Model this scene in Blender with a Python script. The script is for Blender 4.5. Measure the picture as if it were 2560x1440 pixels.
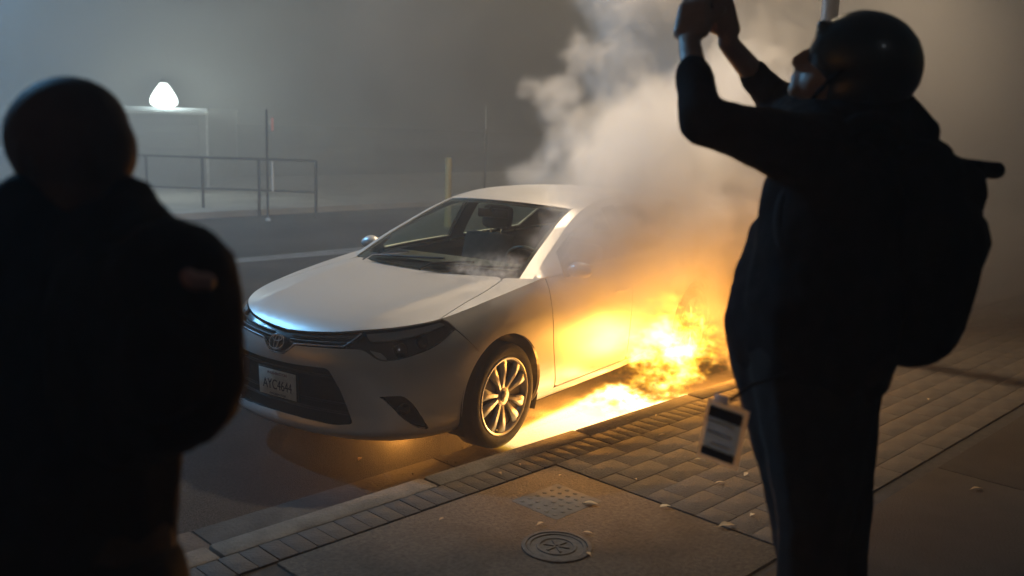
import bpy, bmesh, math, random, time
import numpy as np
from mathutils import Vector, Matrix, geometry
for _o in list(bpy.data.objects): bpy.data.objects.remove(_o)
sc = bpy.context.scene; COL = sc.collection
R = math.radians
DENOISE = True
# ------------------------------------------------------------------ camera
CAM = np.array([4.428183, 4.007409, 1.950112]); AZ, EL, RO, FPX = 3.748964, -0.174359, 0.031064, 2350.0
_f = np.array([math.cos(EL)*math.cos(AZ), math.cos(EL)*math.sin(AZ), math.sin(EL)])
_r0 = np.array([math.sin(AZ), -math.cos(AZ), 0.]); _u0 = np.cross(_r0, _f)
CR = math.cos(RO)*_r0+math.sin(RO)*_u0; CU = -math.sin(RO)*_r0+math.cos(RO)*_u0; CF = _f
cd = bpy.data.cameras.new('camera'); cam = bpy.data.objects.new('camera', cd); COL.objects.link(cam); sc.camera = cam
cam.matrix_world = Matrix(((CR[0],CU[0],-CF[0],CAM[0]),(CR[1],CU[1],-CF[1],CAM[1]),(CR[2],CU[2],-CF[2],CAM[2]),(0,0,0,1)))
cd.sensor_width = 36; cd.lens = FPX/2560*36; cd.clip_end = 600; cd.clip_start = 0.05
cd.dof.use_dof = True; cd.dof.focus_distance = 5.6; cd.dof.aperture_fstop = 2.0
def pw(u, v, dep):                       # a point of the place given as photo pixel and distance
    return Vector(CAM+(CF+CR*(u-1280)/FPX+CU*(720-v)/FPX)*dep)
# ------------------------------------------------------------------ world, moon, exposure
w = bpy.data.worlds.new('World'); sc.world = w; w.use_nodes = True
wn = w.node_tree; bg = wn.nodes['Background']
sky = wn.nodes.new('ShaderNodeTexSky'); sky.sky_type = 'NISHITA'; sky.sun_disc = False
sky.sun_elevation = R(4); sky.sun_rotation = R(120); sky.air_density = 1.5; sky.dust_density = 4
wn.links.new(sky.outputs[0], bg.inputs[0]); bg.inputs[1].default_value = SKY_STRENGTH = 0.013
sd = bpy.data.lights.new('moon', 'SUN'); sd.energy = 0.02; sd.angle = R(.5); sd.color = (.85,.92,1)
so = bpy.data.objects.new('moon', sd); COL.objects.link(so); so.rotation_euler = (R(-40), R(35), 0)
sc.view_settings.view_transform = 'Standard'; sc.view_settings.look = 'None'; sc.view_settings.exposure = 0.0; sc.view_settings.gamma = 1
sc.cycles.use_denoising = DENOISE; sc.cycles.use_adaptive_sampling = True; sc.cycles.adaptive_threshold = .05; sc.cycles.adaptive_min_samples = 24; sc.cycles.volume_bounces = 2; sc.cycles.max_bounces = 6; sc.cycles.diffuse_bounces = 2; sc.cycles.glossy_bounces = 3; sc.cycles.transparent_max_bounces = 16
sc.cycles.volume_step_rate = 1.0; sc.cycles.volume_max_steps = 160; sc.cycles.sample_clamp_indirect = 2.0; sc.cycles.sample_clamp_direct = 6.0
try: sc.cycles.denoiser = 'OPENIMAGEDENOISE'
except Exception: pass
# ------------------------------------------------------------------ materials
MATS = {}
def mat(name, col, rough=.6, metal=0, noise=None, bump=None, coat=0, emit=None, spec=.5, two=None):
    """noise=(scale, amount): colour mottling; bump=(scale, distance); two=(colour2, scale, lo, hi): patches"""
    if name in MATS: return MATS[name]
    m = bpy.data.materials.new(name); m.use_nodes = True; n = m.node_tree.nodes; L = m.node_tree.links.new
    b = n['Principled BSDF']; b.inputs['Base Color'].default_value = (*col, 1); b.inputs['Roughness'].default_value = rough
    b.inputs['Metallic'].default_value = metal; b.inputs['Coat Weight'].default_value = coat; b.inputs['Coat Roughness'].default_value = .09
    b.inputs['Specular IOR Level'].default_value = spec
    tc = n.new('ShaderNodeTexCoord'); src = None
    if two:
        t = n.new('ShaderNodeTexNoise'); t.inputs['Scale'].default_value = two[1]; t.inputs['Detail'].default_value = 6; L(tc.outputs['Object'], t.inputs['Vector'])
        mr = n.new('ShaderNodeMapRange'); mr.inputs[1].default_value = two[2]; mr.inputs[2].default_value = two[3]; L(t.outputs[0], mr.inputs[0])
        mx = n.new('ShaderNodeMix'); mx.data_type = 'RGBA'; L(mr.outputs[0], mx.inputs['Factor']); mx.inputs[6].default_value = (*col,1); mx.inputs[7].default_value = (*two[0],1)
        src = mx.outputs[2]
    if noise:
        t = n.new('ShaderNodeTexNoise'); t.inputs['Scale'].default_value = noise[0]; t.inputs['Detail'].default_value = 5; L(tc.outputs['Object'], t.inputs['Vector'])
        mr = n.new('ShaderNodeMapRange'); mr.inputs[1].default_value = .3; mr.inputs[2].default_value = .7; mr.inputs[3].default_value = 1-noise[1]; mr.inputs[4].default_value = 1+noise[1]; L(t.outputs[0], mr.inputs[0])
        mx = n.new('ShaderNodeMix'); mx.data_type = 'RGBA'; mx.blend_type = 'MULTIPLY'; mx.inputs['Factor'].default_value = 1
        if src: L(src, mx.inputs[6])
        else: mx.inputs[6].default_value = (*col,1)
        L(mr.outputs[0], mx.inputs[7]); src = mx.outputs[2]
    if src: L(src, b.inputs['Base Color'])
    if bump:
        t = n.new('ShaderNodeTexNoise'); t.inputs['Scale'].default_value = bump[0]; t.inputs['Detail'].default_value = 3; L(tc.outputs['Object'], t.inputs['Vector'])
        bn = n.new('ShaderNodeBump'); bn.inputs['Distance'].default_value = bump[1]; L(t.outputs[0], bn.inputs['Height']); L(bn.outputs[0], b.inputs['Normal'])
    if emit:
        b.inputs['Emission Color'].default_value = (*emit[0],1); b.inputs['Emission Strength'].default_value = emit[1]
    MATS[name] = m; return m
def glass(name, tint, refl=.9, rough=.02):
    m = bpy.data.materials.new(name); m.use_nodes = True; n = m.node_tree.nodes; L = m.node_tree.links.new; n.clear()
    out = n.new('ShaderNodeOutputMaterial'); t = n.new('ShaderNodeBsdfTransparent'); t.inputs[0].default_value = (*tint,1)
    g = n.new('ShaderNodeBsdfGlossy'); g.inputs['Roughness'].default_value = rough; g.inputs[0].default_value = (refl,refl,refl,1)
    fr = n.new('ShaderNodeFresnel'); ge = n.new('ShaderNodeNewGeometry'); mi = n.new('ShaderNodeMapRange'); mi.inputs[3].default_value = 1.5; mi.inputs[4].default_value = 1/1.5; L(ge.outputs['Backfacing'], mi.inputs[0]); L(mi.outputs[0], fr.inputs[0]); mx = n.new('ShaderNodeMixShader')
    L(fr.outputs[0], mx.inputs[0]); L(t.outputs[0], mx.inputs[1]); L(g.outputs[0], mx.inputs[2]); L(mx.outputs[0], out.inputs['Surface'])
    return m
M_PAINT = mat('silver_paint', (.66,.655,.645), .34, .55, coat=.3, noise=(1.3,.05))
M_BLACK = mat('black_plastic', (.012,.012,.012), .45)
M_GLOSSB = mat('gloss_black', (.008,.008,.009), .12, coat=.5)
M_MESHB = mat('grille_black', (.008,.008,.008), .7)
M_CHROME = mat('chrome', (.75,.76,.8), .12, 1)
M_RUBBER = mat('tyre_rubber', (.016,.016,.016), .75, bump=(90,.002))
M_ALLOY = mat('alloy', (.55,.54,.53), .32, .8)
M_DARK = mat('car_interior', (.035,.033,.03), .85, noise=(9,.3))
M_UNDER = mat('underbody', (.02,.02,.02), .9, noise=(6,.4))
M_GLASS = glass('window_glass', (.84,.92,.85))
M_LENS = glass('lamp_lens', (.80,.80,.80), .9, .03)
M_ASPH = mat('asphalt', (.024,.023,.022), .85, noise=(75,.55), bump=(140,.02), two=((.040,.037,.033),.9,.47,.6), spec=.15)
M_GUTTER = mat('gutter_concrete', (.055,.051,.046), .88, spec=.15, noise=(5,.3), bump=(60,.006))
M_KERB = mat('kerb_concrete', (.13,.118,.10), .85, spec=.2, noise=(7,.3), bump=(70,.006))
M_WALK = mat('walk_concrete', (.085,.070,.053), .85, spec=.2, noise=(45,.35), bump=(80,.008), two=((.055,.046,.035),2.3,.47,.62))
M_BRICKS = [mat('brick_%s'%k, c, .8, noise=(14,.35), bump=(70,.006)) for k,c in (('a',(.042,.034,.027)),('b',(.036,.029,.023)),('c',(.050,.040,.030)))]
M_PAVERS = [mat('paver_%s'%k, c, .82, noise=(9,.3), bump=(70,.006)) for k,c in (('a',(.060,.047,.034)),('b',(.055,.043,.031)),('c',(.064,.050,.036)))]
M_DIRT = mat('joint_dirt', (.036,.029,.022), .95, noise=(20,.4))
# ------------------------------------------------------------------ building helpers
def link(o, parent=None):
    COL.objects.link(o)
    if parent is not None: o.parent = parent
    return o
def mesh(name, V, F, m, parent=None, smooth=False, normals=None):
    me = bpy.data.meshes.new(name); me.from_pydata([tuple(v) for v in V], [], [tuple(f) for f in F]); me.update()
    if smooth or normals is not None: me.polygons.foreach_set('use_smooth', [True]*len(me.polygons))
    if normals is not None: me.normals_split_custom_set_from_vertices([tuple(n) for n in normals])
    if m: me.materials.append(m)
    return link(bpy.data.objects.new(name, me), parent)
def bmobj(name, bm, m, parent=None, smooth=False, angle=None):
    me = bpy.data.meshes.new(name); bm.normal_update(); bm.to_mesh(me); bm.free()
    if smooth:
        me.polygons.foreach_set('use_smooth', [True]*len(me.polygons))
        if angle is not None: me.set_sharp_from_angle(angle=R(angle))
    if m: me.materials.append(m)
    return link(bpy.data.objects.new(name, me), parent)
def tag(o, label=None, cat=None, group=None, kind=None):
    if label: o['label'] = label
    if cat: o['category'] = cat
    if group: o['group'] = group
    if kind: o['kind'] = kind
    return o
def empty(name, loc=(0,0,0), rz=0, parent=None):
    o = bpy.data.objects.new(name, None); o.location = loc; o.rotation_euler.z = rz; o.empty_display_size = .1
    return link(o, parent)
def bx(bm, c, s, M=None, bev=0):
    r = bmesh.ops.create_cube(bm, size=1); vs = r['verts']
    for v in vs:
        v.co = Vector((v.co.x*s[0]+c[0], v.co.y*s[1]+c[1], v.co.z*s[2]+c[2]))
    if bev:
        es = list({e for v in vs for e in v.link_edges}); rr = bmesh.ops.bevel(bm, geom=es, offset=bev, segments=2, affect='EDGES', profile=.5)
        vs = list({v for f in rr['faces'] for v in f.verts} | {v for v in vs if v.is_valid})
    if M is not None: bmesh.ops.transform(bm, matrix=M, verts=[v for v in vs if v.is_valid])
    return vs
def box(name, c, s, m, parent=None, bev=0, M=None):
    bm = bmesh.new(); bx(bm, c, s, M, bev); return bmobj(name, bm, m, parent, bev > 0, 40)
def tube(bm, pts, r, n=10, caps=True):
    pts = [Vector(p) for p in pts]; rs = r if isinstance(r, (list, tuple)) else [r]*len(pts); rings = []
    up = None
    for i, p in enumerate(pts):
        d = (pts[min(i+1, len(pts)-1)]-pts[max(i-1, 0)]).normalized()
        if up is None: up = Vector((0,0,1)) if abs(d.z) < .9 else Vector((1,0,0))
        a = d.cross(up).normalized(); b = a.cross(d).normalized(); up = b
        rings.append([bm.verts.new(p+(a*math.cos(2*math.pi*k/n)+b*math.sin(2*math.pi*k/n))*rs[i]) for k in range(n)])
    for A, B in zip(rings, rings[1:]):
        for k in range(n): bm.faces.new((A[k], A[(k+1)%n], B[(k+1)%n], B[k]))
    if caps: bm.faces.new(rings[0][::-1]); bm.faces.new(rings[-1])
def tubeobj(name, pts, r, m, parent=None, n=10):
    bm = bmesh.new(); tube(bm, pts, r, n); bmesh.ops.recalc_face_normals(bm, faces=bm.faces[:]); return bmobj(name, bm, m, parent, True, 50)
def lathe(name, prof, m, parent=None, n=48, axis='y', closed=False, angle=35):
    """prof: (radius, along axis)"""
    bm = bmesh.new(); rings = []
    for r, h in prof:
        ring = []
        for k in range(n):
            a = 2*math.pi*k/n; c, s = r*math.cos(a), r*math.sin(a)
            ring.append(bm.verts.new((c, h, s) if axis == 'y' else (c, s, h)))
        rings.append(ring)
    prs = list(zip(rings, rings[1:]))+([(rings[-1], rings[0])] if closed else [])
    for A, B in prs:
        for k in range(n): bm.faces.new((A[k], A[(k+1)%n], B[(k+1)%n], B[k]))
    if not closed:
        for ring, in ((rings[0],), (rings[-1],)):
            try: bm.faces.new(ring)
            except Exception: pass
    bmesh.ops.recalc_face_normals(bm, faces=bm.faces[:]); return bmobj(name, bm, m, parent, True, angle)
def text_mesh(name, s, size, m, M, parent=None, extrude=.002, xs=1.0):
    cu = bpy.data.curves.new(name, 'FONT'); cu.body = s; cu.size = size; cu.extrude = extrude; cu.align_x = 'CENTER'; cu.align_y = 'CENTER'
    t = bpy.data.objects.new(name, cu); COL.objects.link(t)
    me = bpy.data.meshes.new_from_object(t.evaluated_get(bpy.context.evaluated_depsgraph_get())); bpy.data.objects.remove(t)
    me.transform(M @ Matrix.Diagonal((xs,1,1,1))); me.materials.clear(); me.materials.append(m); me.name = name
    return link(bpy.data.objects.new(name, me), parent)
# ------------------------------------------------------------------ the ground: kerb frame: a along the kerb (towards the car's front), b onto the sidewalk
KD = np.array([1, -0.17])/math.hypot(1, .17); KN = np.array([.17, 1])/math.hypot(1, .17); K0 = np.array([0, 1.143]); KH = 0.12
KANG = math.atan2(KD[1], KD[0])
def K(a, b, z=0.): q = K0+KD*a+KN*b; return Vector((q[0], q[1], z))
def KM(a, b, z=0.): return Matrix.Translation(K(a, b, z)) @ Matrix.Rotation(KANG, 4, 'Z')
rng = random.Random(5)
tag(mesh('road', [(-140,-140,0),(140,-140,0),(140,140,0),(-140,140,0)], [(0,1,2,3)], M_ASPH), kind='structure')
def strip(name, a0, a1, b0, b1, z, m, parent=None):
    return mesh(name, [K(a0,b0,z), K(a1,b0,z), K(a1,b1,z), K(a0,b1,z)], [(0,1,2,3)], m, parent)
# gutter slabs
gut = empty('gutter', K(0,-.2)); gut['kind'] = 'structure'
base = None
for i, a in enumerate(np.arange(-9.3, 6, 1.5)):
    o = box('gutter_slab', (0,0,0), (1.488,.40,.02), M_GUTTER, gut, .004); 
    o.matrix_basis = gut.matrix_basis.inverted() @ (KM(a, -.205, -.004+rng.uniform(-.001,.001)))
# kerb
kerb = empty('kerb', K(0,.075)); kerb['kind'] = 'structure'; KINV = Matrix.Translation(kerb.location).inverted()
def kerb_mesh(l):
    bm = bmesh.new(); bx(bm, (0,.0,.02), (l,.15,.2), None, .018); 
    me = bpy.data.meshes.new('kerb_stone'); bm.to_mesh(me); bm.free(); me.polygons.foreach_set('use_smooth', [True]*len(me.polygons)); me.set_sharp_from_angle(angle=R(40)); me.materials.append(M_KERB); return me
KME = kerb_mesh(1.19)
for a in np.arange(-12, 7, 1.2):
    o = link(bpy.data.objects.new('kerb_stone', KME), kerb); o.matrix_basis = KINV @ KM(a+.28, .075, rng.uniform(-.003,.003)) @ Matrix.Rotation(rng.uniform(-.004,.004), 4, 'Z')
# sidewalk base: dirt just under the paving, then slabs and bricks
walk = tag(mesh('sidewalk', [K(-60,.15,KH-.012), K(40,.15,KH-.012), K(40,7,KH-.012), K(-60,7,KH-.012)], [(0,1,2,3)], M_DIRT), kind='structure')
def piece_mesh(name, sx, sy, sz, m, bev):
    bm = bmesh.new(); bx(bm, (0,0,-sz/2), (sx,sy,sz), None, bev); me = bpy.data.meshes.new(name); bm.to_mesh(me); bm.free()
    me.polygons.foreach_set('use_smooth', [True]*len(me.polygons)); me.set_sharp_from_angle(angle=R(40)); me.materials.append(m); return me
BR = [piece_mesh('edging_brick', .0925, .174, .05, m, .003) for m in M_BRICKS]
for i, a in enumerate(np.arange(-6, 3.4, .096)):
    o = link(bpy.data.objects.new('edging_brick', BR[rng.randrange(3)]), walk)
    o.matrix_basis = KM(a, .24, KH+rng.uniform(-.002,.001)) @ Matrix.Rotation(rng.uniform(-.008,.008), 4, 'Z')
# running-bond pavers between the edging and the concrete walk, away from the ramp pad
PV = [piece_mesh('paver', .2975, .1475, .05, m, .0025) for m in M_PAVERS]
npv = 0
PVM = {}
def pv_cut(w_):
    k = round(w_, 3)
    if k not in PVM: PVM[k] = [piece_mesh('paver', k-.0025, .1475, .05, m, .0018) for m in M_PAVERS]
    return PVM[k]
for j in range(9):
    b = .405+.15*j; e1 = .204; a = e1
    first = .30 if j%2 else .15
    while a > -8.2:
        w_ = first if a == e1 else .30
        o = link(bpy.data.objects.new('paver', pv_cut(w_)[rng.randrange(3)]), walk); npv += 1
        o.matrix_basis = KM(a-w_/2, b, KH+rng.uniform(-.0012,.001)) @ Matrix.Rotation(rng.uniform(-.004,.004), 4, 'Z') @ Matrix.Rotation(rng.uniform(-.003,.003), 4, 'X')
        a -= w_
M_WALK3 = mat('unlit_walk_concrete', (.036,.031,.025), .88, noise=(2.5,.3), bump=(80,.006), two=((.026,.022,.018),1.1,.48,.6), spec=.15)  # walk concrete darkened to paint in the lack of lamp light
# concrete slabs
def slab(a0, a1, b0, b1, dz=0, m=M_WALK):
    o = box('concrete_slab', (0,0,-.04), (a1-a0-.012, b1-b0-.012, .08), m, walk, .006); o.matrix_basis = KM((a0+a1)/2, (b0+b1)/2, KH+dz); return o
slab(.21, 1.95, .335, 1.735)                                        # ramp pad with the cover
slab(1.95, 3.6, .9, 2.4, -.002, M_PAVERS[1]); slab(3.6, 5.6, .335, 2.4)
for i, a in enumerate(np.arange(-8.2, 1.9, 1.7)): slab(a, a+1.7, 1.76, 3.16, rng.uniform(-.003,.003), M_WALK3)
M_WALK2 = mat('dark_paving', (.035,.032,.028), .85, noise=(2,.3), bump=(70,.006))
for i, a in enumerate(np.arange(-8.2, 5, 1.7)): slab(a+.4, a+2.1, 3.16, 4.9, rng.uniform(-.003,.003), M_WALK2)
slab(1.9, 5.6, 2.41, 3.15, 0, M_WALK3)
# tactile panel and cover in the pad
tp = empty('tactile_panel', K(.58,.68,KH-.001), KANG); tag(tp, 'worn panel of raised domes set in the concrete pad', 'tactile panel')
M_TACT = mat('tactile_plate', (.095,.080,.062), .7, noise=(12,.3))
box('plate', (0,0,-.01), (.34,.30,.026), M_TACT, tp, .003)
bm = bmesh.new()
for i in range(6):
    for j in range(5):
        if rng.random() < .06: continue
        r = bmesh.ops.create_uvsphere(bm, u_segments=8, v_segments=6, radius=.0125)
        for v in r['verts']: v.co = Vector((v.co.x+(i-2.5)*.054, v.co.y+(j-2)*.054, max(v.co.z, 0)*.22+.003))
dm = bmobj('dome_field', bm, M_TACT, tp, True); dm['kind'] = 'stuff'
cv = empty('valve_cover', K(.96,1.02,KH+.001), KANG+.5); tag(cv, 'round cast iron valve cover set in the concrete pad', 'valve cover')
M_IRON = mat('cast_iron', (.075,.066,.054), .8, .1, noise=(30,.4))
lathe('frame_ring', [(.155,-.02),(.155,.006),(.148,.008),(.137,.008),(.135,-.005)], M_IRON, cv, 40, 'z')
lathe('lid', [(.132,-.01),(.132,.005),(.118,.006),(.115,.001),(.09,.001),(.087,.006),(.075,.006),(.072,.001),(.0,.001)], M_IRON, cv, 40, 'z')
bm = bmesh.new()
for k in range(6): bx(bm, (0,0,.003), (.012,.055,.007), Matrix.Rotation(k*math.pi/3,4,'Z') @ Matrix.Translation((0,.033,0)), .002)
bmobj('lid_ribs', bm, M_IRON, cv)
# lane marking and far side
M_LINE = mat('road_paint', (.10,.10,.095), .6, noise=(6,.5), two=((.1,.1,.1),9,.5,.62))
tag(mesh('lane_line', [(-.2,-6.95,.005),(-.2,-6.80,.005),(-30,-1.9,.005),(-30,-2.05,.005)], [(0,1,2,3)], M_LINE), kind='structure')
tag(mesh('stop_line', [(-3.0,-6.45,.005),(-3.05,-6.15,.005),(-7.4,-5.2,.005),(-7.4,-5.5,.005)], [(0,1,2,3)], M_LINE), kind='structure')
M_FAR = mat('far_concrete', (.30,.29,.27), .9, noise=(1.2,.25))
def fpt(a, b, z=0):                                                   # far-side frame; origin by the railing
    q = np.array([-7.5,-10.6])+np.array([-.80,-.60])*0+KD*a-KN*b; return Vector((q[0], q[1], z))
fk = tag(mesh('far_pavement', [fpt(-50,0,.0),fpt(30,0,0),fpt(30,0,.12),fpt(-50,0,.12),fpt(30,9,.12),fpt(-50,9,.12)], [(0,1,2,3),(3,2,4,5)], M_FAR), kind='structure')
def pchip(xs, ys):
    xs = np.array(xs, float); ys = np.array(ys, float)
    h = np.diff(xs); dl = np.diff(ys)/h; m = np.zeros(len(xs))
    for i in range(1, len(xs)-1):
        if dl[i-1]*dl[i] > 0:
            w1 = 2*h[i]+h[i-1]; w2 = h[i]+2*h[i-1]
            m[i] = (w1+w2)/(w1/dl[i-1]+w2/dl[i])
    m[0] = dl[0]; m[-1] = dl[-1]
    def f(x):
        x = np.clip(np.asarray(x, float), xs[0], xs[-1])
        i = np.clip(np.searchsorted(xs, x)-1, 0, len(xs)-2)
        t = (x-xs[i])/h[i]
        return ((1+2*t)*(1-t)**2*ys[i]+t*(1-t)**2*h[i]*m[i]+t*t*(3-2*t)*ys[i+1]+t*t*(t-1)*h[i]*m[i+1])
    return f
def catmull(xs, ys):
    xs = np.array(xs, float); ys = np.array(ys, float)
    h = np.diff(xs); dl = np.diff(ys)/h; m = np.zeros(len(xs))
    m[1:-1] = (dl[:-1]*h[1:]+dl[1:]*h[:-1])/(h[1:]+h[:-1]); m[0] = dl[0]; m[-1] = dl[-1]
    def f(x):
        x = np.clip(np.asarray(x, float), xs[0], xs[-1])
        i = np.clip(np.searchsorted(xs, x)-1, 0, len(xs)-2)
        t = (x-xs[i])/h[i]
        return ((1+2*t)*(1-t)**2*ys[i]+t*(1-t)**2*h[i]*m[i]+t*t*(3-2*t)*ys[i+1]+t*t*(t-1)*h[i]*m[i+1])
    return f
# widest plan outline of the body, centre front round the left side to centre rear
PLAN = np.array([(0.965,0),(0.958,0.15),(0.935,0.30),(0.893,0.45),(0.83,0.58),(0.735,0.70),(0.60,0.785),(0.43,0.838),(0.22,0.868),
 (0,0.88),(-0.5,0.885),(-1.2,0.888),(-2.0,0.886),(-2.7,0.875),(-3.1,0.85),(-3.35,0.80),(-3.52,0.70),(-3.60,0.55),(-3.645,0.30),(-3.66,0)])
PS = np.r_[0, np.cumsum(np.hypot(*np.diff(PLAN, axis=0).T))]
_px = catmull(PS, PLAN[:,0]); _py = catmull(PS, PLAN[:,1])
SMAX = PS[-1]; ZB = 0.17
def s_of_x(x): return np.interp(-np.asarray(x, float), -PLAN[:,0], PS)
# height of the bonnet over the plan
_zc = catmull([-1.0,-0.45,-0.25,0,0.2,0.5,0.7,0.8,0.85,0.89,0.95],[1.06,1.01,0.988,0.957,0.93,0.885,0.845,0.812,0.785,0.752,0.69])
def hood_z(x, y):
    x = np.asarray(x, float); y = np.abs(np.asarray(y, float))
    xe = x+(0.02+0.07*np.clip((x-.1)/.5, 0, 1))*(y/0.8)**2
    z = _zc(np.clip(xe, -1, 0.95))-(0.034+0.02*np.clip(x, -.5, .8))*(y/0.8)**2.4
    yr = 0.60-0.20*np.clip((x+0.45)/1.3, 0, 1)            # the long ridge on each side of the bonnet
    z = z+0.011/(1+((y-yr)/.075)**2)*np.clip((x+0.6)*2, 0, 1)*np.clip((0.85-x)*4, 0, 1)
    return z
_STS = []
def _st(x, prof): _STS.append((x, prof))
_st(0.0,  [(0.17,.12),(0.195,.055),(0.235,.012),(0.275,.02),(0.33,.045),(0.45,.04),(0.535,.006),(0.585,0),(0.64,.006),(0.70,.024),(0.725,.045),(0.75,.08)])
_st(0.35, [(0.17,.12),(0.195,.055),(0.235,.012),(0.275,.02),(0.33,.04),(0.45,.034),(0.535,.006),(0.585,0),(0.64,.008),(0.69,.028),(0.725,.05),(0.76,.095)])
_st(0.75, [(0.17,.13),(0.20,.06),(0.235,.02),(0.28,.012),(0.35,.006),(0.45,0),(0.53,.002),(0.58,.008),(0.64,.024),(0.70,.052),(0.75,.085),(0.79,.125)])
_st(1.10, [(0.17,.11),(0.20,.055),(0.24,.022),(0.29,.008),(0.36,.002),(0.45,0),(0.53,0),(0.60,.003),(0.67,.014),(0.74,.038),(0.79,.062),(0.835,.095)])
_st(1.55, [(0.17,.09),(0.20,.05),(0.25,.02),(0.30,.008),(0.38,.002),(0.45,0),(0.55,0),(0.62,.001),(0.70,.006),(0.78,.022),(0.85,.048),(0.90,.08)])
_st(2.05, [(0.17,.10),(0.20,.065),(0.24,.04),(0.29,.024),(0.36,.014),(0.45,.008),(0.55,.004),(0.65,0),(0.75,.004),(0.84,.018),(0.92,.036),(0.98,.065)])
_st(2.80, [(0.17,.10),(0.20,.065),(0.24,.04),(0.29,.026),(0.36,.016),(0.45,.010),(0.55,.005),(0.66,0),(0.77,.003),(0.86,.014),(0.94,.032),(1.0,.065)])
_st(3.60, [(0.17,.10),(0.20,.065),(0.24,.04),(0.29,.024),(0.36,.014),(0.45,.008),(0.55,.004),(0.67,0),(0.79,.003),(0.88,.014),(0.95,.034),(1.01,.07)])
_st(4.40, [(0.17,.10),(0.20,.06),(0.24,.03),(0.29,.012),(0.36,.004),(0.45,0),(0.55,0),(0.67,0),(0.80,.004),(0.90,.02),(0.98,.05),(1.035,.09)])
_st(5.10, [(0.17,.12),(0.20,.07),(0.24,.03),(0.29,.012),(0.36,.004),(0.45,0),(0.55,0),(0.67,.008),(0.80,.02),(0.90,.04),(0.99,.07),(1.045,.11)])
_st(SMAX, [(0.17,.12),(0.20,.07),(0.24,.03),(0.29,.012),(0.36,.004),(0.45,0),(0.55,.01),(0.67,.03),(0.80,.04),(0.90,.05),(0.99,.06),(1.045,.09)])
_ss = np.array([a for a,_ in _STS]); _dt = pchip(_ss, [p[-1][1] for _,p in _STS])
_belt = pchip(_ss, [p[-1][0] for _,p in _STS])
_WG = np.linspace(0, 1, 81)
_DG = np.stack([pchip((np.array([z for z,_ in p])-ZB)/(p[-1][0]-ZB), [d for _,d in p])(_WG) for _,p in _STS])
_SG = np.linspace(0, SMAX, 700)
_e = 1e-3
def _plan(s):
    x = _px(s); y = _py(s)
    tx = (_px(np.minimum(s+_e, SMAX))-_px(np.maximum(s-_e, 0))); ty = (_py(np.minimum(s+_e, SMAX))-_py(np.maximum(s-_e, 0)))
    l = np.hypot(tx, ty); return x, y, ty/l, -tx/l        # outward normal
_X,_Y,_NX,_NY = _plan(_SG); _NY[0] = 0; _NX[0] = 1; _NY[-1] = 0; _NX[-1] = -1
_DT = _dt(_SG); _QX = _X-_NX*_DT; _QY = _Y-_NY*_DT
_k = np.clip((_QX+0.62)/0.25, 0, 1); _k = _k*_k*(3-2*_k)
_ZT = _k*hood_z(_QX, _QY)+(1-_k)*_belt(_SG)
_DSG = np.stack([pchip(_ss, _DG[:,j])(_SG) for j in range(len(_WG))], 1)   # d over (s, w)
def z_top(s): return np.interp(np.abs(s), _SG, _ZT)
def W(s, z):
    """point of the lower body at signed girth s and height z"""
    s = np.asarray(s, float); z = np.asarray(z, float); a = np.abs(s); sg = np.where(s < 0, -1., 1.)
    fs = np.clip(a/SMAX*(len(_SG)-1), 0, len(_SG)-1.0001); i = fs.astype(int); t = fs-i
    L = lambda A: A[i]*(1-t)+A[i+1]*t
    w = np.clip((z-ZB)/(L(_ZT)-ZB), 0, 1)*(len(_WG)-1.0001); j = w.astype(int); u = w-j
    d = (_DSG[i,j]*(1-t)*(1-u)+_DSG[i+1,j]*t*(1-u)+_DSG[i,j+1]*(1-t)*u+_DSG[i+1,j+1]*t*u)
    return np.stack([L(_X)-L(_NX)*d, sg*(L(_Y)-L(_NY)*d), z+0*a], -1)
def H(x, y): return np.stack([np.asarray(x, float), np.asarray(y, float), hood_z(x, y)], -1)
# roof rail / A pillar curve and centre line of glasshouse, over t = 0..1
_RT = np.array([0,.06,.13,.20,.27,.36,.50,.66,.78,.88,.95,1.0])
_R = np.array([(-0.44,.775,.972),(-0.65,.73,1.085),(-0.88,.68,1.19),(-1.10,.632,1.285),(-1.30,.60,1.352),(-1.55,.578,1.40),(-2.0,.565,1.425),(-2.6,.565,1.395),(-2.95,.585,1.315),(-3.2,.62,1.20),(-3.36,.66,1.10),(-3.46,.68,1.045)])
_C = np.array([(-0.20,0,1.0),(-0.42,0,1.105),(-0.66,0,1.213),(-0.90,0,1.313),(-1.13,0,1.39),(-1.42,0,1.435),(-1.95,0,1.458),(-2.6,0,1.425),(-3.0,0,1.345),(-3.28,0,1.225),(-3.46,0,1.12),(-3.57,0,1.06)])
_rx,_ry,_rz = [catmull(_RT, _R[:,k]) for k in range(3)]; _cx,_cz = catmull(_RT, _C[:,0]), catmull(_RT, _C[:,2])
def T(t, c):
    """top of glasshouse: t along, c across -1..1"""
    t = np.asarray(t, float); c = np.asarray(c, float); k = np.abs(c)**2.3
    return np.stack([_cx(t)+(_rx(t)-_cx(t))*k, c*_ry(t), _cz(t)+(_rz(t)-_cz(t))*k], -1)
_bt = lambda x: s_of_x(x)
def S(t, v):
    """side of glasshouse: t along, v 0 at the belt .. 1 at the rail; sign of v's side is handled by mirroring"""
    t = np.asarray(t, float); v = np.asarray(v, float)
    rx, ry, rz = _rx(t), _ry(t), _rz(t)
    s = np.interp(-rx, -_QX, _SG); bx = np.interp(s, _SG, _QX); by = np.interp(s, _SG, _QY); bz = np.interp(s, _SG, _ZT)
    b = 0.018*np.sin(np.pi*np.clip(v, 0, 1))*np.clip((rz-bz)/0.3, 0, 1)
    return np.stack([bx+(rx-bx)*v, by+(ry-by)*v+b, bz+(rz-bz)*v], -1)
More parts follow.
